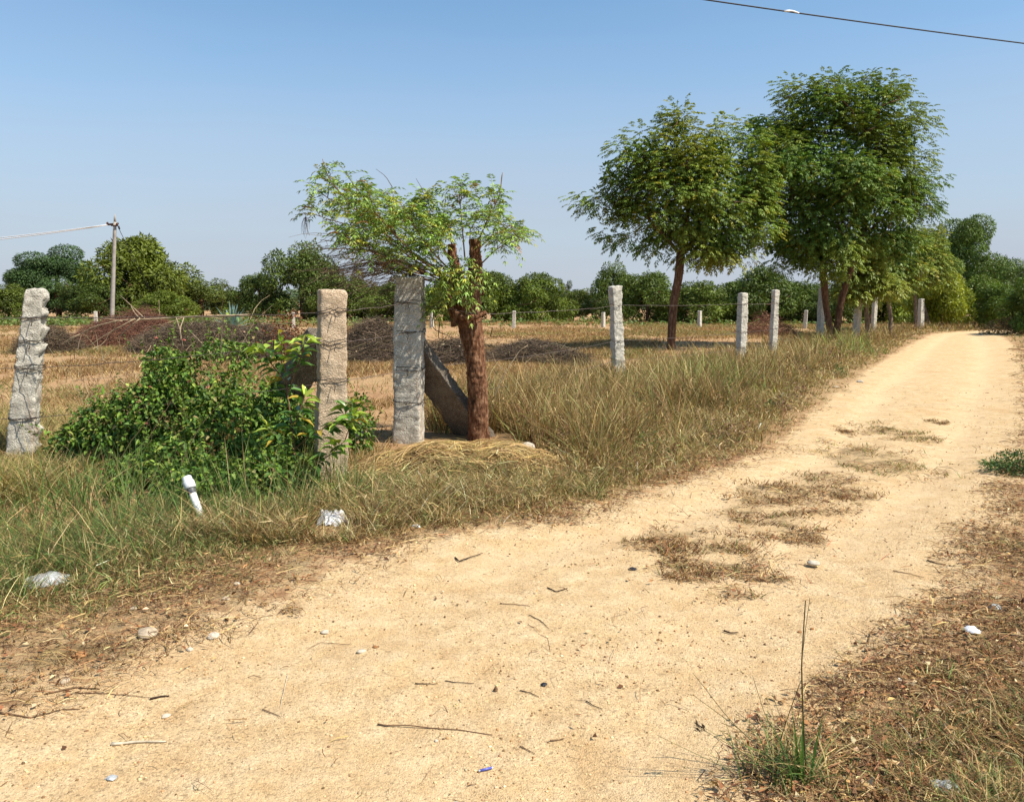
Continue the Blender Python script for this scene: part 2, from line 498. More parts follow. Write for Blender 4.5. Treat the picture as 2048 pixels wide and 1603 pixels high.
sfr = (gx - np.interp(gy, LY, LX)) / np.maximum(np.interp(gy, RY, RX) - np.interp(gy, LY, LX), .5) + .05 * fbm(gx * .6, gy * .6, 0, 2, 15)
wheel = (np.exp(-((sfr - .20) / .10) ** 2) + np.exp(-((sfr - .74) / .12) ** 2)) * sstep(3.0, 5.5, gy)
gz = gz - 0.022 * wheel / (1 + (np.hypot(gx, gy) / 60) ** 2)
gcol = np.stack([sandmask, np.clip(litmask, 0, 1), np.clip(wheel * (.8 + .6 * fbm(gx * 2, gy * 2, 0, 3, 16)), 0, 1)], 1)
i = np.arange(nr - 1)[:, None] * na; j = np.arange(na)[None]; j2 = (j + 1) % na
GF = np.stack([i + j, i + na + j, i + na + j2, i + j2], -1).reshape(-1, 4)
GF = GF[na:] if False else GF
fc_off = goff[GF].mean(1)
on_track = (fc_off < 0.0) & (gy[GF].mean(1) > -20) & (np.hypot(gx[GF].mean(1), gy[GF].mean(1)) < 90)


def submesh(F):
    ids, inv = np.unique(F, return_inverse=True)
    return ids, inv.reshape(F.shape)


GV = np.stack([gx, gy, gz], 1)
for nm, sel in (('ground', ~on_track), ('dirt_track', on_track)):
    F = GF[sel]
    inner = (F < na).sum(1) > 0                       # innermost ring collapses to a point: triangles
    ids, F = submesh(F)
    b = MB(); b.add(GV[ids], [F[~inner], F[inner][:, [0, 1, 2]]], gcol[ids])
    g = b.build(nm, M['soil'], smooth=True)
    tag(g, 'dry reddish field soil under the grass, trees and fence' if nm == 'ground' else 'pale sandy dirt track running to the upper right', 'ground' if nm == 'ground' else 'track', kind='structure')


def onground(x, y):
    return np.stack([x, y, T(x, y)], 1)


# ------------------------------------------------------------------ scattering helpers
KEEP = [(*G(400, 1032)[:2], .10), (*G(405, 1050)[:2], .12), (*G(662, 1050)[:2], .17), (*G(662, 1066)[:2], .15), (*G(100, 1166)[:2], .13), (*G(1946, 1266)[:2], .05), (*G(1885, 1572)[:2], .05)]


def clear(x, y):
    m = np.ones(np.shape(x), bool)
    for cx, cy, r in KEEP: m &= np.hypot(x - cx, y - cy) > r
    return m


def scatter(n, x0, x1, y0, y1, prob, lod=1.0):
    """points in a wedge in front of the camera, density falling with distance, thinned by prob(x, y)"""
    y = y0 * (y1 / y0) ** rng.random(n)
    x = (rng.random(n) * 2 - 1) * (0.80 * y + 0.9)
    k = (x > x0) & (x < x1)
    x, y = x[k], y[k]
    k = (rng.random(len(x)) < prob(x, y)) & clear(x, y)
    return x[k], y[k]


def tufts(n_tuft, per, x0, x1, y0, y1, prob, spread, lod=1.0):
    x, y = scatter(n_tuft, x0, x1, y0, y1, prob, lod)
    tx, ty = np.repeat(x, per), np.repeat(y, per)
    tid = np.repeat(np.arange(len(x)), per)
    r = spread * (0.4 + 0.8 * np.repeat(rng.random(len(x)), per)) * np.sqrt(rng.random(len(tx))); a = rng.random(len(tx)) * 2 * PI
    return tx + r * np.cos(a), ty + r * np.sin(a), tid, a


def grass_obj(name, mb, label, cat='grass', mat='grass'):
    return tag(mb.build(name, M[mat]), label, cat, kind='stuff')


STRAW = [(0.50, 0.37, 0.17), (0.40, 0.28, 0.12), (0.30, 0.20, 0.085)]
OLIVE = [(0.17, 0.19, 0.055), (0.24, 0.23, 0.075), (0.12, 0.15, 0.04)]
BROWN = [(0.20, 0.105, 0.045), (0.14, 0.075, 0.035), (0.27, 0.15, 0.06)]
GREEN = [(0.085, 0.16, 0.035), (0.13, 0.20, 0.05), (0.055, 0.115, 0.03)]

HB = G(935, 945)


def heapm(x, y):
    return 1 - sstep(0.75, 1.05, np.sqrt(((x - HB[0]) / 1.05) ** 2 + ((y - HB[1] - .15) / 1.0) ** 2))


# tall verge grass between the track and the fence
mb = MB()


def p_tall(x, y):
    u, v = uv(x, y); b = beyond(x, y)
    m = sstep(0.25, 0.9, u) * (1 - sstep(0.4, 3.0, b)) * (y > 6.6) * (x > -1.0) * (0.10 + 0.90 * sstep(-0.25, 0.25, fbm(x * 1.1, y * 0.9, 0, 3, 31)))
    m = m * ((x > 0.05) | (y > 9.3)) * (1 - heapm(x, y))
    return m


for (nt, per, y0, y1) in ((60000, 10, 6.6, 46),):
    x, y, tid, a = tufts(nt, per, -1, 34, y0, y1, p_tall, 0.09)
    u, v = uv(x, y)
    k = u > 0.02; x, y, tid, a, u = x[k], y[k], tid[k], a[k], u[k]
    n = len(x)
    hN = 0.5 + 0.5 * fbm(x * 0.8, y * 0.8, 0, 3, 33)
    H = (0.08 + 0.44 * sstep(0.3, 1.7, u)) * (0.40 + 1.05 * hN) * (0.35 + 0.85 * rng.random(n)) * (0.75 + 0.5 * _h(tid, 3, 1, 7))
    brown = sstep(-0.1, 0.25, fbm(x * 0.45, y * 0.45, 0, 3, 35) + 0.22 * sstep(1.0, 2.5, u) * (y < 16) - 0.05)
    c = np.where((rng.random(n) < 0.72 * brown)[:, None], pal(n, BROWN + STRAW[1:] + OLIVE[:2], [2, 2, 2, 1.5, 2, 2, 2]), pal(n, OLIVE + STRAW + BROWN, [2.6, 2.2, 2.2, 1.2, 2, 2, 1.5, 1, 1.5]))
    gz_ = np.exp(-((x - 11.2) / 2.2) ** 2 - ((y - 23.5) / 3.) ** 2) + .7 * np.exp(-((x - 3.2) / .9) ** 2 - ((y - 13.5) / 1.6) ** 2)
    gk = rng.random(n) < .75 * gz_; c[gk] = pal(gk.sum(), [(.17, .25, .055), (.24, .30, .08), (.13, .19, .045)], [2, 1, 1]); H = H * (1 + .55 * gz_)
    az = a + rng.normal(size=n) * 0.6
    W = (0.0044 + 0.00058 * y) * (0.6 + 0.8 * rng.random(n))
    V, F, m = blades(onground(x, y) - A([[0, 0, .01]]), H, az, 0.08 + 0.55 * rng.random(n) ** 1.5, 0.05 + 0.75 * rng.random(n) ** 1.5, W, 3)
    c = c * np.exp(0.42 * rng.normal(size=(n, 1)))
    tp_ = pal(n, BROWN + [(.26, .115, .05)] + STRAW + OLIVE[:2], [3, 2, 2, 3, 1.2, 1.5, 2, 1.5, 1.5], .3); tp_[gk] = c[gk] * 1.1
    mb.add(V, F, tipc(c, m, tp_, 0.7))
# leaf blades, awns and seed spikelets branching off the stems at every height
x, y = scatter(330000, -1, 34, 6.6, 40, p_tall); n = len(x); u, v = uv(x, y)
hN = 0.5 + 0.5 * fbm(x * 0.8, y * 0.8, 0, 3, 33)
Pt = onground(x, y); f = rng.random(n); Pt[:, 2] += (0.07 + 0.42 * sstep(0.3, 1.7, u)) * (0.35 + 0.9 * hN) * f
V, F, m = straws(Pt, 0.03 + 0.10 * rng.random(n), rng.random(n) * 6.28, rng.normal(size=n) * 0.7, -0.05 + 0.2 * rng.random(n), (0.002 + 0.00050 * y) * (0.6 + 0.9 * rng.random(n)), 2)
top = (rng.random(n) < 0.25 + .6 * f)[:, None]
mb.add(V, F, rep(np.where(top, pal(n, BROWN + STRAW + [(.56, .44, .22)], [3, 2, 2, 2, 2, 1, 1.2], .35), pal(n, OLIVE + STRAW, [3, 3, 2, 1, 1, 1], .35)), m))
# small-leaved dry and green weeds standing in clumps among the grass
x, y = scatter(900, 0.1, 30, 6.0, 32, lambda x, y: .5 * p_tall(x, y) + .25 * (uv(x, y)[0] > .35) * (beyond(x, y) < .6) * (x > .3)); k_ = len(x)
cen = onground(x, y); q_ = 130
rd = nrm(rng.normal(size=(k_ * q_, 3))) * np.cbrt(rng.random((k_ * q_, 1))); rd[:, 2] = np.abs(rd[:, 2])
sz_ = np.repeat(.10 + .16 * rng.random(k_), q_)[:, None]
Pt = np.repeat(cen, q_, 0) + rd * sz_ * A([1, 1, 1.5])
kind_ = np.repeat(rng.random(k_), q_); n = len(Pt)
c = np.where((kind_ < .40)[:, None], pal(n, [(.22, .13, .08), (.15, .085, .055), (.30, .20, .12)], [2, 2, 1], .3), np.where((kind_ < .7)[:, None], pal(n, [(.11, .16, .045), (.16, .20, .06)], [1, 1], .25), pal(n, STRAW, [1, 2, 2], .3)))
yy = np.repeat(y, q_)
V, F, m = leaves(Pt, rdir(n) + A([[0, 0, .4]]), rdir(n), .022 + .0016 * yy, .010 + .0009 * yy, .1, .1)
mb.add(V, F, rep(c, m))
# seed stalks
x, y = scatter(60000, -1, 30, 7, 40, lambda x, y: p_tall(x, y) * sstep(0.8, 1.6, uv(x, y)[0]))
n = len(x)
V, F, m = blades(onground(x, y), 0.38 + 0.42 * rng.random(n), rng.random(n) * 6.28, 0.05 + .3 * rng.random(n), 0.1 + .35 * rng.random(n), (0.0035 + 0.0005 * y) * (.7 + .8 * rng.random(n)), 4)
mb.add(V, F, rep(pal(n, [(.60, .46, .22)] + STRAW + BROWN[:1] + [(.30, .33, .10)], [2, 3, 2, 1, 2, 2], .25), m))
grass_obj('tall_grass', mb, 'tall olive and brown dry grass along the fence beside the track')

# short verge grass close to the track, left side, and the matted bank in front of the heap
mb = MB()


def p_short(x, y):
    u, v = uv(x, y); b = beyond(x, y)
    m = sstep(0.0, 0.75, u) * (1 - sstep(1.2, 2.2, u)) * (b < 1) * (y > 5.0) * sstep(-3.0, -1.2, x)
    m = m * (1 - heapm(x, y))
    m = m * (0.25 + 0.75 * sstep(-0.3, 0.15, fbm(x * 1.7, y * 1.7, 0, 3, 41)))
    return m


x, y, tid, a = tufts(110000, 10, -2.5, 26, 5.0, 44, p_short, 0.06)
u, v = uv(x, y); n = len(x)
H = (0.025 + 0.17 * sstep(0.05, 1.1, u)) * (0.3 + 1.0 * rng.random(n)) * (0.6 + 0.8 * _h(tid, 5, 2, 9))
c = pal(n, [(.58, .45, .24)] + STRAW + OLIVE + BROWN, [2.5, 3, 3, 2, 1.3, 1.5, 1.2, 1.8, 1.4, 1.5], .42)
V, F, m = blades(onground(x, y) - A([[0, 0, .005]]), H, a + rng.normal(size=n) * 0.8, 0.3 + 0.5 * rng.random(n), 0.1 + 0.8 * rng.random(n), (0.004 + 0.0004 * y) * (0.7 + 0.6 * rng.random(n)), 2)
mb.add(V, F, rep(c, m))
x, y = scatter(150000, -2.5, 26, 5.0, 30, p_short); n = len(x); u, v = uv(x, y)
Pt = onground(x, y); Pt[:, 2] += (0.01 + 0.15 * sstep(0.05, 1.1, u)) * rng.random(n)
V, F, m = straws(Pt, 0.03 + 0.09 * rng.random(n), rng.random(n) * 6.28, rng.normal(size=n) * 0.5, 0.15 * rng.random(n), (0.002 + 0.0005 * y) * (0.6 + 0.9 * rng.random(n)), 2)
mb.add(V, F, rep(pal(n, [(.58, .46, .25)] + STRAW + OLIVE + BROWN, [2, 2, 2, 2, 2, 2, 1, 2, 1, 1], .35), m))
grass_obj('short_grass', mb, 'short matted straw coloured grass along the left edge of the track')

# green grass in front of the shrub, left foreground
mb = MB()


def p_green(x, y):
    u, v = uv(x, y)
    red = (x < -2.75) & (y < 6.2) & (y > 5.15)
    return sstep(0.45, 1.1, u) * (y > 3.2) * (y < 5.9 + 0.7 * (x > -1.4) + 1.3 * (x < -3.4)) * (x < -0.2) * (1 - heapm(x, y)) * (beyond(x, y) < 0.9) * (0.3 + 0.7 * sstep(-0.2, 0.2, fbm(x * 1.5, y * 1.5, 0, 3, 51))) * np.where(red, 0.22, 1) * (1 - 0.55 * sstep(-3.0, -3.4, x) * (y > 6))


x, y, tid, a = tufts(42000, 12, -7, 0, 3.2, 7.3, p_green, 0.05)
u, v = uv(x, y); n = len(x)
k0 = sstep(0.7, 1.6, u)
H = (0.035 + 0.115 * k0) * (0.5 + 0.9 * rng.random(n)) * (1 + 1.2 * (rng.random(n) < 0.05))
c = np.where((rng.random(n) < 0.16 + 0.30 * k0)[:, None], pal(n, GREEN, [3, 2, 2]), pal(n, [(.55, .44, .22)] + OLIVE + STRAW + BROWN[:2], [1.2, 2, 2, 2, 1, 2, 2, 1.8, 1.4], .38))
c = c * np.exp(.25 * rng.normal(size=(n, 1)))
V, F, m = blades(onground(x, y) - A([[0, 0, .005]]), H, a + rng.normal(size=n) * 0.7, 0.2 + 0.45 * rng.random(n), 0.1 + 0.8 * rng.random(n), (0.0036 + 0.0003 * y) * (0.7 + 0.6 * rng.random(n)), 3)
mb.add(V, F, rep(c, m))
x, y = scatter(70000, -7, 0, 3.4, 7.0, p_green); n = len(x); u, v = uv(x, y)
Pt = onground(x, y); Pt[:, 2] += (0.01 + 0.12 * sstep(.5, 1.5, u)) * rng.random(n)
V, F, m = straws(Pt, 0.025 + 0.08 * rng.random(n), rng.random(n) * 6.28, rng.normal(size=n) * 0.6, 0.15 * rng.random(n), (0.0018 + 0.0004 * y) * (0.6 + 0.9 * rng.random(n)), 2)
mb.add(V, F, rep(pal(n, [(.56, .45, .24)] + STRAW + GREEN + OLIVE + BROWN[:2], [1.5, 1.5, 2, 1, 2, 2, 2, 2, 2, 2, 2, 1], .35), m))
# taller blades standing before the shrub
x, y, tid, a = tufts(2600, 6, -4.6, -1.2, 5.4, 7.0, lambda x, y: 0.05 + 0.3 * (x > -3.4) * (y < 6.6), 0.05, 0)
n = len(x)
V, F, m = blades(onground(x, y), 0.22 + 0.42 * rng.random(n), a + rng.normal(size=n) * 0.6, 0.08 + 0.28 * rng.random(n), 0.08 + 0.7 * rng.random(n) ** 2, 0.004 + 0.005 * rng.random(n), 4)
mb.add(V, F, rep(pal(n, GREEN + OLIVE[:2] + STRAW[:1], [3, 2, 2, 2, 1, 1]), m))
grass_obj('green_grass', mb, 'green grass growing in front of the leafy shrub at left')

gpx = G(45, 922)
# golden grass around the left post and between the shrub's stems
mb = MB()
x, y, tid, a = tufts(14000, 12, -9, -2.3, 6.0, 10.5, lambda x, y: (0.35 + 0.65 * sstep(-0.2, 0.2, fbm(x * 1.2, y * 1.2, 0, 3, 57))) * ((x < -3.7) | (y > 8.3)), 0.07)
n = len(x)
H = (0.12 + 0.30 * rng.random(n)) * (1 - .55 * np.exp(-((x - gpx[0]) / .5) ** 2 - ((y - gpx[1] + .35) / .6) ** 2)) * (0.7 + 0.5 * (0.5 + fbm(x, y, 0, 2, 58)))
V, F, m = blades(onground(x, y), H, a + rng.normal(size=n) * 0.6, 0.15 + 0.4 * rng.random(n), 0.1 + 0.8 * rng.random(n), 0.007 + 0.004 * rng.random(n), 3)
mb.add(V, F, rep(pal(n, STRAW + OLIVE[:2] + [(0.30, 0.28, 0.07)], [3, 3, 2, 1.5, 1.5, 1.5]), m))
grass_obj('golden_grass', mb, 'golden dry grass around the foot of the leaning left post')

# field grass beyond the fence
mb = MB()


def p_field(x, y):
    b = beyond(x, y)
    f = fbm(x * 0.35, y * 0.35 * 0.6, 0, 4, 61)
    return sstep(-0.3, 0.6, b) * (0.06 + 0.94 * sstep(-0.15, 0.22, f + 0.10 * (x > -1) - 0.16 * ((x < -1.5) & (y < 24)))) * (y < 62) * (uv(x, y)[0] > 0.3)


x, y, tid, a = tufts(130000, 6, -52, 44, 7.5, 60, p_field, 0.12)
k = beyond(x, y) > -0.2; x, y, tid, a = x[k], y[k], tid[k], a[k]
n = len(x)
H = (0.05 + 0.15 * rng.random(n)) * (0.8 + 0.5 * (fbm(x * 0.3, y * 0.3, 0, 2, 63))) * (1 + 0.4 * (y > 22) * (x > -3))
gr = sstep(0.0, 0.3, fbm(x * 0.22, y * 0.22, 0, 3, 64))
c = np.where((rng.random(n) < 0.45 * gr)[:, None], pal(n, OLIVE, [2, 2, 1]), pal(n, STRAW + BROWN + [(0.36, 0.22, 0.10)], [2, 3, 3, 2, 1.4, 2, 2]))
V, F, m = blades(onground(x, y), H, a + rng.normal(size=n) * 0.7, 0.25 + 0.5 * rng.random(n), 0.1 + 0.7 * rng.random(n), (0.005 + 0.0006 * y) * (0.7 + 0.6 * rng.random(n)), 2)
mb.add(V, F, rep(c, m))
grass_obj('field_grass', mb, 'sparse tan and brown stubble over the reddish field behind the fence')

# weeds and low green cover at the far edge of the field
mb = MB()
n = 9000
x = -46 + 90 * rng.random(n); y = 47 + 14 * rng.random(n)
dens = ((x < -20) * 1.0 + 0.25) * sstep(-0.2, 0.2, fbm(x * 0.2, y * 0.2, 0, 2, 71) + 0.1)
k = rng.random(n) < dens; x, y = x[k], y[k]; n = len(x)
Pt = np.repeat(onground(x, y), 6, 0) + A([[0.5, 0.5, 0.3]]) * rng.normal(size=(n * 6, 3)) * A([[.5, .5, .5]])
Pt[:, 2] = np.abs(Pt[:, 2]) + 0.05
V, F, m = leaves(Pt, rdir(len(Pt)) * A([[1, 1, .5]]), nrm(rdir(len(Pt)) + A([[0, 0, 1.]])), 0.22, 0.10)
mb.add(V, F, rep(pal(len(Pt), [(0.10, 0.17, 0.04), (0.16, 0.20, 0.05), (0.2, 0.16, 0.07)], [3, 2, 1]), m))
grass_obj('green_weeds', mb, 'low green weeds at the far edge of the field below the trees', 'weeds', 'leaf')

# distant wood closing the horizon behind the orchard
mb = MB(); n = 26000
x = -190 + 380 * rng.random(n); y = 118 + 22 * rng.random(n)
top = 2.6 + 1.6 * fbm(x * 0.06, 0 * x, 0, 4, 72) + 1.2 * fbm(x * .35, y * .1, 0, 2, 73)
Pt = np.stack([x, y, top * np.sqrt(rng.random(n))], 1)
V, F, m = leaves(Pt, rdir(n), nrm(rdir(n) + A([[0, -.5, .7]])), 1.0, 0.55)
mb.add(V, F, rep(pal(n, [(0.085, 0.12, 0.05), (0.11, 0.14, 0.06), (0.07, 0.10, 0.05)], [2, 1, 2]), m))
grass_obj('distant_woods', mb, 'low far off wood along the horizon behind the orchard trees', 'woods', 'leaf')

# straw and dead stems lying on both verges
mb = MB()


_c = G(1510, 1035)


def LOOSE(x, y):
    return 1 - sstep(.5, 1.0, np.sqrt(((x - _c[0] - .42 * (y - _c[1])) / .85) ** 2 + ((y - _c[1]) / 1.9) ** 2))


def p_litter(x, y):
    u, v = uv(x, y)
    L = sstep(-0.12, 0.35, u) * (1 - sstep(1.4, 2.2, u)) * (y < 8.5) * (0.34 + 0.66 * sstep(-0.30, 0.12, fbm(x * 1.9, y * 2.6, 0, 4, 81))) * (1 - heapm(x, y))
    R = sstep(-0.12, 0.15, v) * (y < 26) * (0.40 + 0.60 * sstep(-0.22, 0.2, fbm(x * 2.3, y * 2.9, 0, 4, 82)))
    return np.maximum(np.maximum(L, R), (patch_mask(x, y) * 0.55 + .20 * LOOSE(x, y)) * sstep(-.15, .2, fbm(x * 4, y * 6, 0, 3, 83))) + 0.004 * (y < 14)


x, y = scatter(430000, -7, 17, 2.2, 26, p_litter)
n = len(x); u, v = uv(x, y)
Pt = onground(x, y); Pt[:, 2] += 0.004 + 0.022 * rng.random(n) ** 2
L = (0.014 + 0.13 * rng.random(n) ** 3.5) * (0.9 + 0.06 * y)
c = pal(n, STRAW + BROWN + [(0.11, 0.055, 0.03), (0.25, 0.11, 0.05)], [1.5, 2.2, 2.6, 2.6, 2, 2.4, 2, 1.5], 0.32)
V, F, m = straws(Pt, L, rng.random(n) * 6.28, rng.normal(size=n) * 0.16 + 0.04, 0.02 + 0.10 * rng.random(n), (0.0018 + 0.0005 * y) * (0.6 + 0.9 * rng.random(n)), 2)
mb.add(V, F, rep(c, m))
# small dry leaves among it
x, y = scatter(60000, -6, 9, 2.2, 11, lambda x, y: p_litter(x, y) * (x > 0) + 0.35 * p_litter(x, y) * (x <= 0))
n = len(x); Pt = onground(x, y); Pt[:, 2] += 0.006 + 0.012 * rng.random(n)
D = rdir(n); D[:, 2] *= 0.25
V, F, m = leaves(Pt, D, nrm(rdir(n) * 0.6 + A([[0, 0, 1.]])), 0.018 + 0.025 * rng.random(n), 0.008 + 0.014 * rng.random(n), 0.0, 0.3)
mb.add(V, F, rep(pal(n, [(0.26, 0.12, 0.05), (0.38, 0.22, 0.09), (0.15, 0.07, 0.035), (0.46, 0.34, 0.19)], [3, 3, 2, 1.5], 0.3), m))
grass_obj('straw_litter', mb, 'brown dead stems and dry leaf litter scattered along the track edges', 'litter', 'straw')

# right verge standing grass
mb = MB()


def p_right(x, y):
    u, v = uv(x, y)
    return sstep(0.0, 0.5, v) * (y < 42) * (0.05 + 0.75 * sstep(0.05, 0.35, fbm(x * 1.6, y * 1.6, 0, 3, 91)))


x, y, tid, a = tufts(60000, 9, 0.8, 38, 2.1, 42, p_right, 0.06)
n = len(x); u, v = uv(x, y)
H = (0.025 + 0.09 * sstep(0.1, 0.9, v)) * (0.5 + 0.9 * rng.random(n)) * (1 + 1.5 * sstep(9, 14, y))
c = pal(n, STRAW + BROWN + OLIVE + GREEN, [2.5, 2.5, 2.5, 2, 1.3, 1.6, 2, 1.4, 1.5, .8, .4, .9], .4)
V, F, m = blades(onground(x, y) - A([[0, 0, .004]]), H, a + rng.normal(size=n) * 0.8, 0.3 + 0.6 * rng.random(n), 0.1 + 0.8 * rng.random(n), (0.0035 + 0.0004 * y) * (0.7 + 0.6 * rng.random(n)), 3)
mb.add(V, F, rep(c, m))
grass_obj('verge_grass', mb, 'thin dry grass on the shadier right verge of the track')

# short tufts growing on the crown of the track
mb = MB()
for idx in list(range(11)) + list(range(13, len(PAT))):
    cx, cy, rx, ry = PAT[idx]
    dens_ = int((620 if idx < 14 else 260) * min(1.6, rx * ry / 0.12) ** 0.7)
    x = cx + (rng.random(dens_ * 4) * 2 - 1) * rx * 1.2; y = cy + (rng.random(dens_ * 4) * 2 - 1) * ry * 1.35
    k = rng.random(len(x)) < patch_mask(x, y, [idx]) * (0.04 + 0.96 * sstep(-0.06, 0.22, fbm(x * 6, y * 8, 0, 3, 95))); x, y = x[k], y[k]; n = len(x)
    H = (0.012 + 0.040 * rng.random(n)) * (1.7 if idx in (0, 10) else 1.0)
    cols = pal(n, STRAW + OLIVE, [2, 3, 2, 2, 2, 1]) if idx in (0, 7) else (pal(n, GREEN + OLIVE, [2, 1, 2, 1, 1, 2]) if idx == 10 else pal(n, BROWN + [(.24, .11, .05)] + STRAW[1:] + OLIVE[2:], [2.5, 2, 2.5, 2.5, 2.5, 2.5, 1], .32))
    V, F, m = blades(onground(x, y), H, rng.random(n) * 6.28, 0.4 + 0.8 * rng.random(n), 0.1 + 0.9 * rng.random(n), 0.004 + 0.0005 * cy + 0.003 * rng.random(n), 2)
    mb.add(V, F, rep(cols, m))
grass_obj('trampled_grass', mb, 'low brown tufts growing along the middle of the track')

# gravel
ico = A([(-.53, 0, .85), (.53, 0, .85), (-.53, 0, -.85), (.53, 0, -.85), (0, .85, .53), (0, .85, -.53), (0, -.85, .53), (0, -.85, -.53), (.85, .53, 0), (-.85, .53, 0), (.85, -.53, 0), (-.85, -.53, 0)])
icof = A([(0, 4, 1), (0, 9, 4), (9, 5, 4), (4, 5, 8), (4, 8, 1), (8, 10, 1), (8, 3, 10), (5, 3, 8), (5, 2, 3), (2, 7, 3), (7, 10, 3), (7, 6, 10), (7, 11, 6), (11, 0, 6), (0, 1, 6), (6, 1, 10), (9, 0, 11), (9, 11, 2), (9, 2, 5), (7, 2, 11)])[:, ::-1]
mb = MB()
x, y = scatter(60000, -4, 10, 2.2, 15, lambda x, y: (np.maximum(*uv(x, y)) < 0.1) * (0.25 + 0.75 * sstep(-0.1, 0.25, fbm(x * 1.2, y * 1.2, 0, 3, 97))))
n = len(x); s = (0.0014 + 0.0048 * rng.random(n) ** 5) * (1 + 0.06 * y)
off = ico[None] * (1 + 0.3 * rng.normal(size=(n, 12, 1)) * 0.6) * s[:, None, None] * A([1, 1, 0.65])
Pt = onground(x, y); V = (Pt[:, None] + off + A([0, 0, 0.001])).reshape(-1, 3)
F = (np.arange(n)[:, None, None] * 12 + icof[None]).reshape(-1, 3)
mb.add(V, F, rep(pal(n, [(0.58, 0.40, 0.21), (0.66, 0.50, 0.29), (0.20, 0.12, 0.06), (0.42, 0.24, 0.11)], [4, 1.6, 1.6, 1.5], 0.2), 12))
tag(mb.build('gravel', M['twig']), 'fine gravel grains scattered over the sandy track', 'gravel', kind='stuff')

# ------------------------------------------------------------------ granite posts
def post_mesh(w, dp, h, seed, rough=1.0, chunk=0.0, taper=0.12, lean=(0, 0), rot=0.0, nz=None, sink=0.25):
    nz = nz or int((h + sink) / 0.022)
    k = 44
    a = np.arange(k) * 2 * PI / k + PI / 4; a = a - 0.17 * np.sin(4 * (a - PI / 4))
    ca, sa = np.cos(a), np.sin(a)
    q = 14.0
    sc = 1 / (np.abs(ca) ** q + np.abs(sa) ** q) ** (1 / q)
    ux, uy = ca * sc, sa * sc
    z = np.linspace(-sink, h, nz)
    Z = z[:, None] * np.ones((1, k))
    tp = (1 - taper * np.clip(z / h, 0, 1))[:, None]
    X = ux[None] * w / 2 * tp; Y = uy[None] * dp / 2 * tp
    d = 0.007 * rough * fbm(X * 7 + seed, Y * 7, Z * 7, 3, seed) + 0.006 * rough * vnoise(X * 22, Y * 22 + seed, Z * 30, seed + 1) + 0.006 * rough * vnoise(X * 50, Y * 50 + seed, Z * 60, seed + 4)
    d = d - 0.009 * rough * np.abs(fbm(X * 9, Y * 9 + seed, Z * 9, 3, seed + 2))
    d = d + 0.012 * fbm(0 * X + seed, 0 * Y, Z * 2.2, 2, seed + 7)
    if chunk:
        st = vnoise(seed + 0 * X, Y * 4, Z * 6.5, seed + 3) + 0.5 * vnoise(seed + 0 * X, Y * 9, Z * 15, seed + 5)
        saw = (Z * 6.1 + 0.3 * st) % 1.0
        d = d + chunk * sstep(.75, .99, ux)[None] * (0.038 * saw * (0.6 + st) - 0.03)
    X = X + d * ux[None]; Y = Y + d * uy[None]
    topj = 0.03 * rough * fbm(X * 9, Y * 9, seed, 2, seed + 8)
    Z = Z + np.where(z[:, None] > h - 0.1, topj * (z[:, None] - h + 0.1) / 0.1, 0)
    zz = np.clip(Z / h, 0, 1.2)
    cr, sr = math.cos(rot), math.sin(rot)
    X, Y = X * cr - Y * sr + lean[0] * zz, X * sr + Y * cr + lean[1] * zz
    V = np.stack([X, Y, Z], -1)
    last = V[-1]; cen = last.mean(0)
    r1 = cen + (last - cen) * 0.9 + A([0, 0, .008]); r2 = cen + (last - cen) * 0.5 + A([0, 0, .012]) + A([0, 0, 1.]) * 0.012 * vnoise(last[:, :1] * 30, last[:, 1:2] * 30, seed)
    V = np.concatenate([V.reshape(-1, 3), r1, r2, (cen + A([0, 0, .012]))[None]])
    n = nz + 2
    i = np.arange(n - 1)[:, None] * k; j = np.arange(k)[None]; j2 = (j + 1) % k
    F = np.stack([i + j, i + j2, i + k + j2, i + k + j], -1).reshape(-1, 4)
    jj = np.arange(k); m = (n - 1) * k
    return V, [F, np.stack([m + jj, m + (jj + 1) % k, np.full(k, n * k)], 1)]


def tie_mesh(w, dp, z, rot, seed, off=(0, 0), slack=0.012, turns=2):
    r = np.random.default_rng(seed); mb = MB()
    for q in range(turns):
        a = np.linspace(0, 2 * PI, 25)
        ca, sa = np.cos(a), np.sin(a); sc = 1 / (np.abs(ca) ** 6 + np.abs(sa) ** 6) ** (1 / 6)
        x, y = ca * sc * (w / 2 + 0.012), sa * sc * (dp / 2 + 0.012)
        zz = z + q * 0.014 - slack * (1 + r.random()) * np.cos(a * 1 + r.random() * 6) + 0.006 * r.normal(size=25)
        zz[-1] = zz[0]
        X = x * math.cos(rot) - y * math.sin(rot) + off[0]; Y = x * math.sin(rot) + y * math.cos(rot) + off[1]
        mb.add(*tube(np.stack([X, Y, zz], 1), 0.0032, 5))
    # loose twisted end
    e = A([[X[18], Y[18], z], [X[18] + .02, Y[18] - .03, z - .03], [X[18] + .01, Y[18] - .035, z - .075]])
    mb.add(*tube(e, 0.0035, 4))
    return mb


TIES = {}


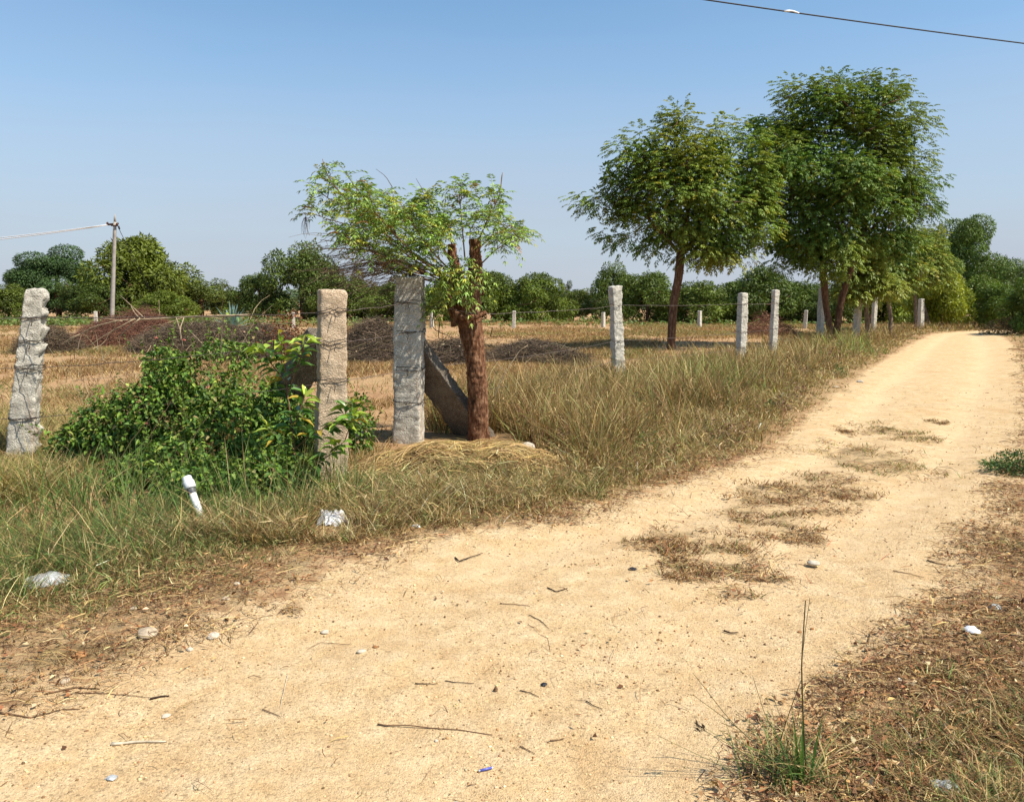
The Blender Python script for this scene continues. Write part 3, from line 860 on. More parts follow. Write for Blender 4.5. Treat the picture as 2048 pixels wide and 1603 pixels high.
def make_post(loc, w, dp, h, seed, label, mat='granite', rot=0.0, lean=(0, 0), ties=(), rough=1.0, chunk=0.0, taper=0.12, group='granite posts of the near fence', name='fence_post', turns=2):
    loc = A([loc[0], loc[1], float(T(loc[0], loc[1]))])
    e = empty(name, loc, label, 'fence post', group)
    mb = MB(); mb.add(*post_mesh(w, dp, h, seed, rough, chunk, taper, lean, rot))
    mb.build('stone_shaft', M[mat], e)
    pts = []
    for q, z in enumerate(ties):
        f = z / h; s_ = 1 - taper * f
        tie_mesh(w * s_, dp * s_, z, rot, seed * 10 + q, (lean[0] * f, lean[1] * f), turns=turns).build('wire_tie', M['tie'], e)
        pts.append(loc + A([lean[0] * f, lean[1] * f - 0.0, z]))
    return e, pts


gp = [G(45, 922), G(662, 955), G(817, 882)]
tie_pts = []
p_, tp = make_post(gp[0], .27, .24, 1.63, 3, 'tall pale granite post at the far left, leaning, with a ragged right side', 'granite', 0.28, (0.25, 0.02), (0.42, 0.90, 1.15, 1.37), 1.25, 1.0, 0.36); tie_pts.append(tp)
p_, tp = make_post(gp[1], .265, .24, 1.625, 5, 'tan granite post behind the broad-leaved sapling', 'tan_granite', 0.36, (0.055, 0), (0.86, 1.20, 1.45), 1.0, 0, 0.14); tie_pts.append(tp)
p_, tp = make_post(gp[2], .30, .28, 1.80, 8, 'thick grey granite corner post between the tan post and the pollarded tree', 'granite', -0.09, (0.05, 0), (0.46, 0.82, 1.21, 1.53), 1.0, 0, 0.03); tie_pts.append(tp)
near = [((G(1240, 768)[0], 15.0), .215, 1.80, 12, 'pale granite post leaning slightly left, standing in tall grass left of the trees', (-0.10, 0)),
        ((P(1482, 700, 18.6)[0], 18.6), .20, 1.70, 15, 'pale granite post with a flat top, left one of two close together', (0, 0)),
        ((P(1545, 700, 20.6)[0], 20.6), .165, 1.78, 18, 'slim pale granite post, right one of two close together before the big tree', (0.02, 0)),
        ((P(1641, 650, 27.9)[0], 27.9), .22, 1.95, 21, 'shaded granite post standing behind the twin trunks of the big tree', (0, 0)),
        ((P(1713, 650, 31.5)[0], 31.5), .23, 1.82, 24, 'granite post between slim trunks just right of the big tree', (0.04, 0)),
        ((P(1842, 640, 44.)[0], 44.0), .27, 1.60, 27, 'far granite post near the track end, with a slab propped against it', (-0.05, 0)),
        ((P(1855, 640, 45.5)[0], 45.5), .17, 1.55, 30, 'last thin granite post beside the yellowish bush at the track end', (0, 0)),
        ((P(1748, 640, 37.)[0], 37.), .2, 1.7, 33, 'dim granite post half hidden by leaves between the slim trunks', (0, 0))]
for (xy, w, h, sd, lab, ln) in near:
    p_, tp = make_post(xy, w, w * .9, h, sd, lab, 'plain_granite', 0.42 + 0.05 * math.sin(sd * 3), ln, (0.45, 0.82, 1.18, 1.46) if xy[1] < 21 else (), 1.1, 0, 0.10, turns=1)
    tie_pts.append(tp)

# small posts of the far fence
far0 = None
for (px, top, d, lab) in [(1027, 622, 45, 'short far post right of the pollarded tree, in front of the orchard'), (1207, 625, 46, 'short far post just left of the leaning granite post'),
                          (1400, 622, 45, 'short far post right of the medium tree trunk, by the orchard'), (1611, 621, 44, 'short far post left of the big tree trunks, on bare red soil'),
                          (863, 625, 46, 'short far post seen between the thick corner post and the pollarded tree'), (586, 625, 44, 'short far post above the broad-leaved sapling'),
                          (190, 623, 46, 'short far post left of the power pole, by the reddish brush'), (295, 625, 46, 'short far post right of the power pole, behind the brush')]:
    w_ = P(px, top, d); h = w_[2]
    if far0 is None:
        e = empty('boundary_post', (w_[0], d, 0), lab, 'fence post', 'short posts of the far fence')
        mb = MB(); mb.add(*post_mesh(.2, .18, 1.0, 40, 1.2, 0, 0.08, (0, 0), 0.2, 40)); mb.build('stone_shaft', M['plain_granite'], e); far0 = e
    else:
        e = copy_tree(far0); e['label'] = lab; e.location = (w_[0], d, 0)
    e.rotation_euler = (0.02 * math.sin(px), 0.05 * math.sin(px * 1.7), px)
    e.scale = (1, 1, h)

# braces leaning on the corner posts


def brace(top, foot, wdt, thk, seed, label, roll):
    top, foot = A(top, float), A(foot, float)
    L = np.linalg.norm(top - foot)
    V, F = post_mesh(wdt, thk, L + 0.15, seed, 0.8, 0, 0.05, (0, 0), 0.0, None, 0.1)
    z = nrm(top - foot)
    x = np.cross(A([0, 1., 0]), z); x = nrm(x); y = np.cross(z, x)
    c, s = math.cos(roll), math.sin(roll)
    x, y = x * c + y * s, y * c - x * s
    W_ = foot + V[:, :1] * x + V[:, 1:2] * y + V[:, 2:3] * z
    mb = MB(); mb.add(W_, F)
    return tag(mb.build('stone_brace', M['dark_granite'], loc=foot), label, 'stone brace', 'granite props leaning on the corner posts')


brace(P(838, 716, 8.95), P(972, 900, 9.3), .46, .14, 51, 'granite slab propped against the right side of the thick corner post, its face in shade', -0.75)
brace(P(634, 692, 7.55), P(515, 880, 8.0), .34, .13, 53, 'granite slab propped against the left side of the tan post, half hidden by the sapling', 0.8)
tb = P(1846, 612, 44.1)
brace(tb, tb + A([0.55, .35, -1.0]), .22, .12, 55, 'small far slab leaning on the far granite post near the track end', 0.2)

# fence wires


def wire(pts, label, r=0.0028, sag=0.02, barbs=True, name='barbed_wire', mat='wire'):
    mb = MB()
    for a, b in zip(pts[:-1], pts[1:]):
        n = 14; f = np.linspace(0, 1, n)[:, None]
        L = np.linalg.norm(b - a)
        c = a + (b - a) * f; c[:, 2] -= (sag * L * 4 * f * (1 - f))[:, 0] * 0.35
        c[1:-1] += rng.normal(size=(n - 2, 3)) * 0.004
        rad = r * (1 + 0.02 * c[:, 1])
        mb.add(*tube(c, rad, 4))
        if barbs:
            k = int(L / 0.14)
            ff = np.sort(rng.random(k))[:, None]
            q = a + (b - a) * ff; q[:, 2] -= (sag * L * 4 * ff * (1 - ff))[:, 0] * 0.35
            dd = rdir(k) * 0.016
            V, F, m = sticks(q - dd, q + dd, 0.0018)
            mb.add(V, F)
    return tag(mb.build(name, M[mat]), label, 'barbed wire', 'strands of the wire fence')


L0, L1, L2, N1, N2, N3 = tie_pts[:6]
fr = A([0, -0.14, 0])
xl = A([-6.5, 1.6, 0])
wire([L0[3] + xl, L0[3] + fr, L1[2] + fr, L2[3] + fr], 'topmost wire strand from the left post to the thick corner post', 0.0028, 0.012)
wire([L0[1] + xl, L0[1] + fr, L1[1] + fr, L2[2] + fr], 'second wire strand from the left post to the thick corner post', 0.0026, 0.02)
wire([L0[0] + xl, L0[0] + fr, L1[0] + fr, L2[1] + fr], 'lowest wire strand from the left post to the thick corner post', 0.0024, 0.02)
TR = A([-0.33, 8.72, 0])
wire([L2[3] + fr, TR + A([0, 0, 1.40]), N1[3] + fr, N2[3] + fr, N3[3] + fr], 'topmost wire strand running right from the pollarded tree to the slim posts', 0.0028, 0.012)
wire([L2[1] + fr, N1[1] + fr, N2[1] + fr, N3[1] + fr], 'middle wire strand in the grass right of the thick corner post', 0.0024, 0.02)
wire([L2[0] + fr, N1[0] + fr, N2[0] + fr, N3[0] + fr], 'lowest wire strand in the grass right of the thick corner post', 0.0024, 0.02)

# ------------------------------------------------------------------ trees


def grow(trunks, targets, step=0.35, rtip=0.008, base_r=0.15, hang=0.35):
    pos, par = [], []
    for tr in trunks:
        tr = A(tr, float); st = -1
        if pos and len(tr):
            dd = np.linalg.norm(A(pos) - tr[0], axis=1)
            if dd.min() < 0.5: st = int(dd.argmin())
        for q in range(len(tr) - 1):
            m = max(1, int(np.ceil(np.linalg.norm(tr[q + 1] - tr[q]) / step)))
            for f in range(m + (q == len(tr) - 2)):
                pp = tr[q] + (tr[q + 1] - tr[q]) * f / m
                pos.append(pp); par.append(st); st = len(pos) - 1
    ntr = len(pos)
    T0 = A(pos)
    zmin = T0[:, 2].min() + 0.45 * (T0[:, 2].max() - T0[:, 2].min())
    od = np.argsort([np.linalg.norm(T0 - q, axis=1).min() for q in targets])
    leafn = []
    for ti in od:
        q = targets[ti]
        Pn = A(pos); d = np.linalg.norm(Pn - q, axis=1)
        cost = d + hang * np.maximum(0, Pn[:, 2] - q[2] + 0.3 * d) + 5.0 * (Pn[:, 2] < zmin)
        b = int(cost.argmin()); p0 = Pn[b]
        pd = nrm(p0 - Pn[par[b]]) if par[b] >= 0 else A([0, 0, 1.])
        L = d[b]; p1 = p0 + pd * L * 0.35 + A([0, 0, 1.]) * L * 0.1
        m = max(2, int(np.ceil(L / step))); st = b
        for f in range(1, m + 1):
            s = f / m
            pp = p0 * (1 - s) ** 2 + 2 * p1 * s * (1 - s) + q * s * s + rng.normal(size=3) * 0.025 * min(L, 1)
            pos.append(pp); par.append(st); st = len(pos) - 1
        leafn.append(st)
    pos = A(pos); par = A(par); n = len(pos)
    lo, hi = 1.5, 6.0
    for _ in range(22):
        e = (lo + hi) / 2
        acc = np.zeros(n); cnt = np.zeros(n)
        for q in range(n - 1, -1, -1):
            acc[q] = max(acc[q], rtip ** e)
            if par[q] >= 0: acc[par[q]] += acc[q]
        r = acc ** (1 / e)
        if r[0] > base_r: lo = e
        else: hi = e
    r = np.maximum(r, rtip)
    # chains
    kids = [[] for _ in range(n)]
    for q in range(n):
        if par[q] >= 0: kids[par[q]].append(q)
    mb = MB(); start = [q for q in range(n) if par[q] < 0]
    stack = [(q, None) for q in start]
    while stack:
        q, pr = stack.pop()
        ch = [] if pr is None else [pr]
        ch.append(q)
        while kids[q]:
            ks = sorted(kids[q], key=lambda z: -r[z])
            for z in ks[1:]: stack.append((z, q))
            q = ks[0]; ch.append(q)
        if len(ch) < 2: continue
        rad = r[ch].copy()
        if pr is not None: rad[0] = min(rad[0], rad[1] * 1.15)
        mb.add(*tube(pos[ch], rad, 8 if rad[0] > 0.05 else (5 if rad[0] > 0.02 else 3), wob=0.16 if rad[0] > .05 else 0, seed=len(ch)))
    return mb, pos, par, leafn


def lobes_pts(lobes, n, surf=0.55):
    """points through a union of ellipsoids, leaning to the outside"""
    vol = A([(l[1][0] * l[1][1] * l[1][2]) ** 0.75 for l in lobes]); pr = vol / vol.sum()
    id_ = rng.choice(len(lobes), n, p=pr)
    C = A([l[0] for l in lobes])[id_]; R = A([l[1] for l in lobes])[id_]
    d = rdir(n); r = np.where(rng.random(n) < surf, 0.80 + 0.2 * rng.random(n), rng.random(n) ** (1 / 3))
    return C + d * R * r[:, None], d


def pinnate(Pt, D, Lr, pairs, ll, lw, cols, sag=0.35, fine=False, rach=None):
    """compound leaves: leaflets in pairs along a drooping midrib"""
    m = len(Pt); D = nrm(D); Lr = np.broadcast_to(Lr, (m,))
    side = nrm(np.cross(D, A([[0, 0, 1.]])) + 1e-6); up = np.cross(side, D)
    tt = np.linspace(0.28, 1.0, pairs)
    PP, DD, NN, CC, LL = [], [], [], [], []
    for q in range(pairs):
        f = tt[q]
        c = Pt + D * (Lr * f)[:, None] - A([[0, 0, 1.]]) * (Lr * sag * f * f)[:, None]
        dd = nrm(D - A([[0, 0, 1.]]) * (2 * sag * f))
        for sg in (-1, 1):
            PP.append(c); DD.append(nrm(dd * 0.75 + sg * side * 0.85 + rng.normal(size=(m, 3)) * 0.16 - A([[0, 0, .15]]))); NN.append(nrm(up + rng.normal(size=(m, 3)) * 0.4)); CC.append(cols)
            LL.append(np.full(m, ll * (1.0 - 0.35 * abs(f - 0.6))) * (0.8 + 0.4 * rng.random(m)))
    PP.append(c); DD.append(dd); NN.append(up); CC.append(cols); LL.append(np.full(m, ll))
    PP = np.concatenate(PP); LL = np.concatenate(LL)
    V, F, k = leaves(PP, np.concatenate(DD), np.concatenate(NN), LL, LL * (lw / ll), 0.18, 0.12, fine)
    C = np.concatenate(CC) * np.exp(rng.normal(size=(len(PP), 1)) * 0.12)
    if rach is not None:
        V2, F2, k2 = sticks(Pt, Pt + D * Lr[:, None] - A([[0, 0, 1.]]) * (Lr * sag)[:, None], 0.0016, 0.0, 1)
        rach.add(V2, F2, A([0.16, 0.16, 0.05]))
    return V, F, rep(C, k)


def neem(name, base, trunks, lobes, ntgt, npl, label, cat, base_r, palette, bk, ll=0.11, lw=0.039, pairs=4, Lr=0.22, rc=0.46, rtip=0.008, extra=None, group=None, surf=0.6, fill=0):
    base = A(base, float)
    e = empty(name, base, label, cat, group)
    tg, dr = lobes_pts(lobes, ntgt, surf)
    kp = fbm(tg[:, 0] * .75, tg[:, 1] * .75, tg[:, 2] * .75, 2, 63) > -.14; tg = tg[kp]
    if extra is not None: tg = np.concatenate([tg, extra])
    mb, pos, par, leafn = grow(trunks, tg, 0.35, rtip, base_r)
    mb.build('trunk', M[bk], e, smooth=True, loc=None)
    C0 = tg.mean(0)
    m = len(tg) * npl
    Pt = np.repeat(tg, npl, 0)
    rd = rdir(m) * A([[1, 1, .62]])
    sp = nrm(np.repeat(tg - C0, npl, 0)) * 0.5 + rd * 1.1 + A([[0, 0, 0.1]]); sp = nrm(sp)
    Pt = Pt + rd * (rc * np.repeat(rng.uniform(.45, 1.25, len(tg)), npl) * np.cbrt(rng.random(m)))[:, None]
    sp[:, 2] = sp[:, 2] * 0.7
    cw = palette[0]
    tone = np.exp(0.16 * rng.normal(size=(len(tg), 1))); hue = rng.random((len(tg), 1))
    cc = np.repeat((A(palette[0]) * (1 - hue) + A(palette[1]) * hue) * tone, npl, 0)
    yl = rng.random(m) < 0.10
    cc[yl] = A(palette[2])
    yz = fbm(Pt[:, 0] * .45, Pt[:, 1] * .45, Pt[:, 2] * .45, 2, 77)
    cc = cc * (1 - sstep(0.0, 0.3, yz)[:, None] * 0.6) + A(palette[3]) * sstep(0.0, 0.3, yz)[:, None] * 0.6
    cb = MB()
    V, F, C = pinnate(Pt, sp, Lr * (0.7 + 0.6 * rng.random(m)), pairs, ll, lw, cc, 0.32)
    cb.add(V, F, C)
    if fill:
        f_, _ = lobes_pts([(c, r * 0.72) for c, r in lobes], fill, 0.0)
        V, F, k = leaves(f_, rdir(fill), rdir(fill), ll * 1.7, lw * 2.2); cb.add(V, F, rep(pal(fill, [palette[0]], [1]), k))
    cb.build('crown', M['leaf'], e)
    for ch in e.children: ch.location = -Vector(base)
    return e


def LB(px, py, rx, ry, d, dy=None, off=0.0):
    c = P(px, py, d + off); s = d / FPX
    rx, ry = rx - 13, ry - 11
    return (c, A([rx * s, (dy if dy else 0.5 * (rx + ry)) * s, ry * s]))


# medium neem tree
d = 25.0
b = P(1343, 640, d); b[2] = 0
tr1 = [b - A([0, 0, .1]), P(1343, 660, d), P(1348, 600, d), P(1357, 555, d), P(1362, 510, d), P(1372, 450, d), P(1385, 380, d)]
lob = [LB(1290, 315, 78, 62, d), LB(1395, 320, 110, 78, d), LB(1345, 400, 115, 85, d), LB(1450, 400, 95, 110, d), LB(1225, 345, 48, 45, d), LB(1250, 420, 55, 45, d), LB(1405, 480, 85, 55, d), LB(1475, 490, 62, 45, d, None, -.4),
       LB(1500, 345, 60, 85, d, None, .4), LB(1512, 430, 42, 60, d), LB(1350, 262, 50, 38, d), LB(1310, 480, 48, 38, d), LB(1435, 290, 50, 35, d)]
ex = [P(px, py, d + o) for (px, py, o) in [(1165, 398, 0), (1185, 402, .2), (1205, 405, -.2), (1175, 410, .1), (1205, 465, 0), (1220, 480, .1), (1240, 488, -.3), (1255, 470, 0), (1355, 222, 0), (1345, 235, .2), (1368, 230, -.1), (1445, 248, 0), (1438, 262, 0), (1455, 245, 0.1), (1240, 372, 0), (1190, 395, 0)]]
PALN = [(0.115, 0.185, 0.030), (0.20, 0.27, 0.042), (0.32, 0.31, 0.04), (0.28, 0.28, 0.037)]
neem('neem_tree', b, [tr1, [P(1362, 510, d), P(1300, 440, d - .3), P(1250, 400, d)], [P(1362, 510, d), P(1420, 440, d + .4), P(1470, 390, d + .3)]], lob, 360, 27,
     'medium round-crowned tree with one slim trunk, left of the big tree', 'tree', 0.13, PALN, 'bark', extra=A(ex), group='leafy trees along the fence', fill=5500)

# big neem tree with two stems
d = 27.0
b = P(1664, 640, d); b[2] = 0
trA = [b - A([0.06, 0, .1]), P(1660, 660, d), P(1652, 610, d), P(1648, 560, d), P(1646, 500, d), P(1640, 430, d), P(1645, 340, d)]
trB = [b + A([0.10, 0.1, -.1]), P(1675, 650, d), P(1682, 600, d), P(1700, 545, d), P(1722, 480, d), P(1745, 400, d), P(1750, 300, d)]
lob = [LB(1634, 225, 90, 72, d), LB(1729, 215, 95, 70, d), LB(1554, 285, 75, 62, d), LB(1664, 330, 130, 100, d), LB(1794, 290, 55, 75, d), LB(1619, 430, 110, 90, d), LB(1764, 420, 95, 95, d), LB(1564, 490, 58, 48, d, None, -.4),
       LB(1664, 500, 90, 60, d, None, -.6), LB(1534, 400, 50, 80, d), LB(1819, 390, 42, 65, d), LB(1794, 500, 60, 50, d), LB(1514, 250, 40, 32, d), LB(1584, 330, 70, 60, d, None, -1.2), LB(1714, 360, 70, 60, d, None, -1.4)]
ex = [P(px, py, d + o) for (px, py, o) in [(1848, 228, 0), (1833, 234, .2), (1818, 221, 0), (1853, 306, 0), (1843, 321, .2), (1868, 356, .2), (1858, 376, 0), (1863, 416, .1), (1738, 156, 0), (1753, 152, .1), (1723, 161, 0), (1578, 176, 0), (1593, 184, .2), (1668, 156, 0), (1478, 268, 0), (1493, 276, 0), (1798, 186, 0), (1548, 526, 0), (1563, 541, -.2), (1853, 256, 0)]]
PALB = [(0.080, 0.150, 0.028), (0.15, 0.235, 0.038), (0.23, 0.25, 0.038), (0.21, 0.25, 0.035)]
neem('neem_tree', b, [trA, trB, [P(1646, 500, d), P(1590, 400, d), P(1570, 320, d)], [P(1722, 480, d), P(1800, 400, d + .3), P(1830, 330, d)]], lob, 480, 29,
     'biggest tree, tall dense crown on two forking trunks beside the track', 'tree', 0.17, PALB, 'bark', extra=A(ex), group='leafy trees along the fence', fill=11000)

# slim trees further along the fence
d = 33.0
PALY = [(0.14, 0.20, 0.035), (0.22, 0.27, 0.045), (0.32, 0.29, 0.05), (0.26, 0.27, 0.045)]
for (bx, d, stem, lb, lab) in [
    (1782, 34.0, [(1782, 640), (1775, 590), (1768, 550), (1760, 500)], [(1760, 500, 60, 45), (1800, 540, 60, 40), (1745, 560, 45, 35), (1810, 480, 50, 45)], 'slim yellow-green tree with a pale thin trunk, right of the big tree'),
    (1735, 31.0, [(1735, 650), (1732, 600), (1725, 560), (1722, 520)], [(1720, 540, 45, 40), (1745, 500, 50, 40), (1700, 585, 35, 28), (1770, 575, 40, 30)], 'slim leafy tree with a dark thin trunk, closest on the right of the big tree'),
    (1832, 40.0, [(1832, 640), (1830, 590), (1835, 540), (1840, 490)], [(1850, 480, 55, 45), (1835, 530, 55, 45), (1870, 540, 40, 45), (1815, 580, 40, 30)], 'yellow-green tree in front of the far granite posts near the track end')]:
    b = P(bx, 640, d); b[2] = 0
    neem('roadside_tree', b, [[b] + [P(x, y, d) for x, y in stem]], [LB(*q, d) for q in lb], 150, 18, lab, 'tree', 0.085, PALY, 'grey_bark', ll=.13, lw=.045, group='leafy trees along the fence', rtip=.01, fill=900)

# pollarded neem: a thick cut trunk with fresh shoots
d = 8.9
b = G(958, 884); b[2] = T(b[0], b[1])
e = empty('pollarded_tree', b, 'pollarded tree with a thick reddish trunk and fresh shoots, behind the straw heap', 'tree')
tp = [P(960, 905, d), P(958, 880, d), P(957, 830, d), P(955, 770, d), P(950, 720, d), P(944, 670, d), P(938, 640, d), P(936, 600, d), P(937, 560, d)]
s = d / FPX
mb = MB()


def resamp(p, n):
    p = A(p); t_ = np.concatenate([[0], np.cumsum(np.linalg.norm(np.diff(p, axis=0), axis=1))]); f = np.linspace(0, t_[-1], n)
    return np.stack([np.interp(f, t_, p[:, k]) for k in range(3)], 1)


def bumpy(p, r, n, k, seed, amp):
    p = resamp(p, n); r = np.interp(np.linspace(0, 1, n), np.linspace(0, 1, len(r)), r)
    V, F = tube(p, r, k)
    c = np.repeat(p, k, 0); m = len(c); dirv = nrm(V[:m] - c)
    V[:m] += dirv * (amp * fbm(V[:m, 0] * 16, V[:m, 1] * 16 + seed, V[:m, 2] * 6, 4, seed) + amp * .6 * vnoise(V[:m, 0] * 55, V[:m, 1] * 55, V[:m, 2] * 40, seed + 3))[:, None]
    return V, F


mb.add(*bumpy(tp, A([27, 24, 22.5, 23, 23, 24, 27, 29, 25]) * s * .86, 130, 40, 3, 0.020))
mb.add(*bumpy([P(950, 590, d), P(950, 545, d), P(951, 505, d), P(950, 478, d)], A([18, 15, 12.5, 10]) * s, 34, 20, 5, 0.026))
mb.add(*bumpy([P(925, 590, d - .03), P(914, 550, d), P(905, 515, d), P(902, 488, d)], A([16, 13, 9.5, 7]) * s, 32, 18, 7, 0.024))
mb.add(*bumpy([P(915, 650, d - .03), P(905, 615, d - .05), P(893, 580, d - .05), P(882, 552, d - .05)], A([14, 9, 7, 5]) * s, 22, 12, 9, 0.012))
mb.add(*bumpy([P(908, 622, d - .16), P(925, 636, d - .2), P(950, 634, d - .2), P(972, 624, d - .16)], A([5, 6, 6, 4]) * s, 24, 8, 11, 0.008))
mb.build('trunk', M['red_bark'], e, smooth=True).location = -Vector(b)
# shoots
shoots = []


def shoot(pts, r0, jd=0.0):
    p = A([P(x, y, d + dz) for (x, y, dz) in pts]); p = resamp(p, 16)
    q = p.copy(); q[1:-1] = (p[:-2] + p[1:-1] * 2 + p[2:]) / 4
    shoots.append((q, r0)); return q


main = [([(915, 575, 0), (870, 540, -.2), (800, 490, -.3), (720, 430, -.3), (650, 350, -.2), (645, 318, -.2)], .016),
        ([(910, 570, 0), (850, 535, .1), (760, 470, .3), (690, 420, .4), (640, 385, .4), (615, 365, .4)], .014),
        ([(905, 560, 0), (840, 520, -.5), (780, 460, -.6), (730, 400, -.6), (690, 345, -.6)], .013),
        ([(905, 555, 0), (850, 500, .2), (800, 450, .5), (770, 400, .6), (765, 380, .6)], .012),
        ([(905, 530, 0), (880, 490, -.2), (850, 440, -.3), (845, 400, -.3)], .011),
        ([(905, 560, 0), (820, 500, -.1), (740, 460, 0), (660, 440, 0), (620, 425, 0)], .012),
        ([(905, 500, 0), (900, 460, .1), (880, 430, .2)], .009), ([(930, 520, -.2), (925, 460, -.3), (918, 385, -.3)], .009),
        ([(950, 500, 0), (970, 450, 0), (1000, 390, 0), (1005, 345, 0)], .010), ([(955, 500, .1), (990, 465, .2), (1030, 462, .3)], .009),
        ([(960, 530, -.1), (985, 505, -.2), (1020, 480, -.2), (1045, 465, -.2)], .009), ([(952, 490, -.1), (975, 440, -.3), (985, 410, -.3)], .008),
        ([(905, 545, -.1), (860, 500, -.6), (820, 440, -.8), (800, 405, -.8)], .011), ([(900, 520, .2), (870, 460, .6), (835, 420, .8)], .010),
        ([(940, 500, -.2), (940, 460, -.4), (955, 435, -.4)], .008), ([(908, 560, .1), (830, 540, .3), (770, 520, .5), (700, 470, .6)], .011),
        ([(900, 570, -.1), (850, 545, -.4), (790, 520, -.6), (730, 500, -.7), (680, 470, -.7)], .011),
        ([(925, 545, -.2), (900, 560, -.3), (880, 590, -.35)], .006), ([(955, 560, -.2), (930, 545, -.35), (905, 540, -.4)], .006), ([(905, 600, -.1), (880, 600, -.2), (865, 625, -.2)], .006)]
qs = [shoot(*m_) for m_ in main]
side = []
for q, (p, r0) in enumerate(list(shoots)):
    if r0 < .0085: continue
    for z in range(8 if r0 > .0105 else 4):
        f = rng.uniform(0.25, 0.95); k = int(f * 15); L_ = rng.uniform(0.15, 0.42) * (1.15 - .5 * f)
        dv = nrm(nrm(p[min(k + 1, 15)] - p[k - 1]) * 0.55 + A([rng.normal() * .55, rng.normal() * .55, 0.55 + 0.45 * rng.random()]))
        side.append((p[k], p[k] + dv * L_, r0 * .45))
mb = MB()
for p, r0 in shoots: mb.add(*tube(p, np.linspace(r0, .0035, len(p)), 6), col=A([.20, .12, .065]))
for a_, b_, r0 in side: mb.add(*tube(resamp([a_, (a_ + b_) / 2 + A([0, 0, .02]), b_], 5), np.linspace(r0, .002, 5), 4), col=A([.2, .13, .06]))
# bare drooping twigs on the left
P0, P1 = [], []
for z in range(80):
    f = rng.random(); x0, y0 = 905 - 90 * rng.random(), 560 + 18 * rng.normal() * .6 - 20 * f
    ang = rng.uniform(0.0, 0.55); L_ = rng.uniform(120, 260)
    ex_, ey_ = x0 - L_ * math.cos(ang), y0 - L_ * math.sin(ang) * .7 + 28 * rng.random()
    a_ = P(x0, y0, d + .3 * rng.normal()); b_ = P(max(ex_, 640), ey_, d + .5 * rng.normal()); mm = (a_ + b_) / 2 + A([0, 0, .05 + .1 * rng.random()])
    if z < 34: mb.add(*tube(resamp([a_, mm, b_], 7), np.linspace(.006, .0022, 7), 4), col=A([.17, .11, .07]) * rng.uniform(.6, 1.3))
    for w in range(3):
        c0 = a_ + (b_ - a_) * rng.uniform(.4, 1) + A([0, 0, .04]); P0.append(c0); P1.append(c0 + A([-.12 - .3 * rng.random(), .2 * rng.normal(), -.10 * rng.random() - .12 + .12 * rng.random()]))
for z in range(60):
    a_ = P(rng.uniform(690, 860), rng.uniform(560, 610), d + .4 * rng.normal()); P0.append(a_); P1.append(a_ + A([-.1 - .45 * rng.random(), .25 * rng.normal(), rng.uniform(-.28, .03)]))
for (x, y) in [(600, 432)] * 12: a_ = P(x + 20 * rng.random(), y + 4 * rng.random(), d); P0.append(a_); P1.append(a_ + A([-.05 + .1 * rng.random(), 0, -.12 - .12 * rng.random()]))
for (x0, y0, x1, y1) in [(785, 375, 752, 338), (735, 380, 720, 358), (853, 410, 832, 357), (620, 430, 590, 430)]:
    mb.add(*tube(resamp([P(x0, y0, d - .4), P((x0 + x1) / 2 + 3, (y0 + y1) / 2 - 4, d - .4), P(x1, y1, d - .4)], 6), np.linspace(.004, .002, 6), 4), col=A([.12, .08, .05]))
V, F, k = sticks(A(P0), A(P1), .0028, 0.08, 3); mb.add(V, F, A([.17, .115, .075]))
for (x0, y0, x1, y1, dz) in [(880, 640, 910, 690, -.3), (868, 612, 920, 682, -.25), (985, 655, 1010, 672, .1), (870, 560, 872, 660, .2)]:
    lb_ = MB(); lb_.add(*tube(resamp([P(x0, y0, d + dz), P(x0 - 4, (y0 + y1) / 2 + 10, d + dz), P(x1, y1, d + dz)], 9), np.linspace(.006, .0025, 9), 4), col=A([.05, .03, .02])); lb_.build('dead_twig', M['twig'], e).location = -Vector(b)
mb.build('shoots', M['twig'], e).location = -Vector(b)
# leaves
Pt, D = [], []
for p, r0 in shoots:
    dens = 46 if r0 > .0105 else 28
    for z in range(dens):
        f = 0.30 + 0.70 * rng.random() ** 0.75 if r0 > .007 else rng.random(); k = min(int(f * 15), 14)
        Pt.append(p[k] + (p[k + 1] - p[k]) * rng.random()); D.append(nrm(p[k + 1] - p[k]) * .45 + A([rng.normal() * .7, rng.normal() * .7, .25 + .4 * rng.normal()]))
for a_, b_, r0 in side:
    for z in range(11):
        f = .35 + .65 * rng.random(); Pt.append(a_ + (b_ - a_) * f); D.append(nrm(b_ - a_) * .4 + A([rng.normal() * .7, rng.normal() * .7, .2 + .4 * rng.normal()]))
for z in range(70):
    Pt.append(P(rng.uniform(870, 960), rng.uniform(500, 600), d - .25 - .15 * rng.random())); D.append(A([rng.normal(), -.5, rng.normal() * .4]))
Pt, D = A(Pt), A(D); n = len(Pt)
bare = (np.abs(Pt[:, 0] - P(1003, 345, d)[0]) < .05) & (Pt[:, 2] < P(0, 345, d)[2]) & (Pt[:, 2] > P(0, 390, d)[2])
Pt, D = Pt[~bare], D[~bare]; n = len(Pt)
cols = pal(n, [(0.21, 0.32, 0.055), (0.31, 0.42, 0.10), (0.36, 0.37, 0.06), (0.11, 0.19, 0.045), (0.30, 0.15, 0.05)], [4, 3, 2.2, 2, .35], .15)
cb = MB()
V, F, C = pinnate(Pt, D, 0.13 + 0.10 * rng.random(n), 4, 0.060, 0.0165, cols, 0.4, False, cb)
cb.add(V, F, C)
cb.build('crown', M['leaf'], e).location = -Vector(b)

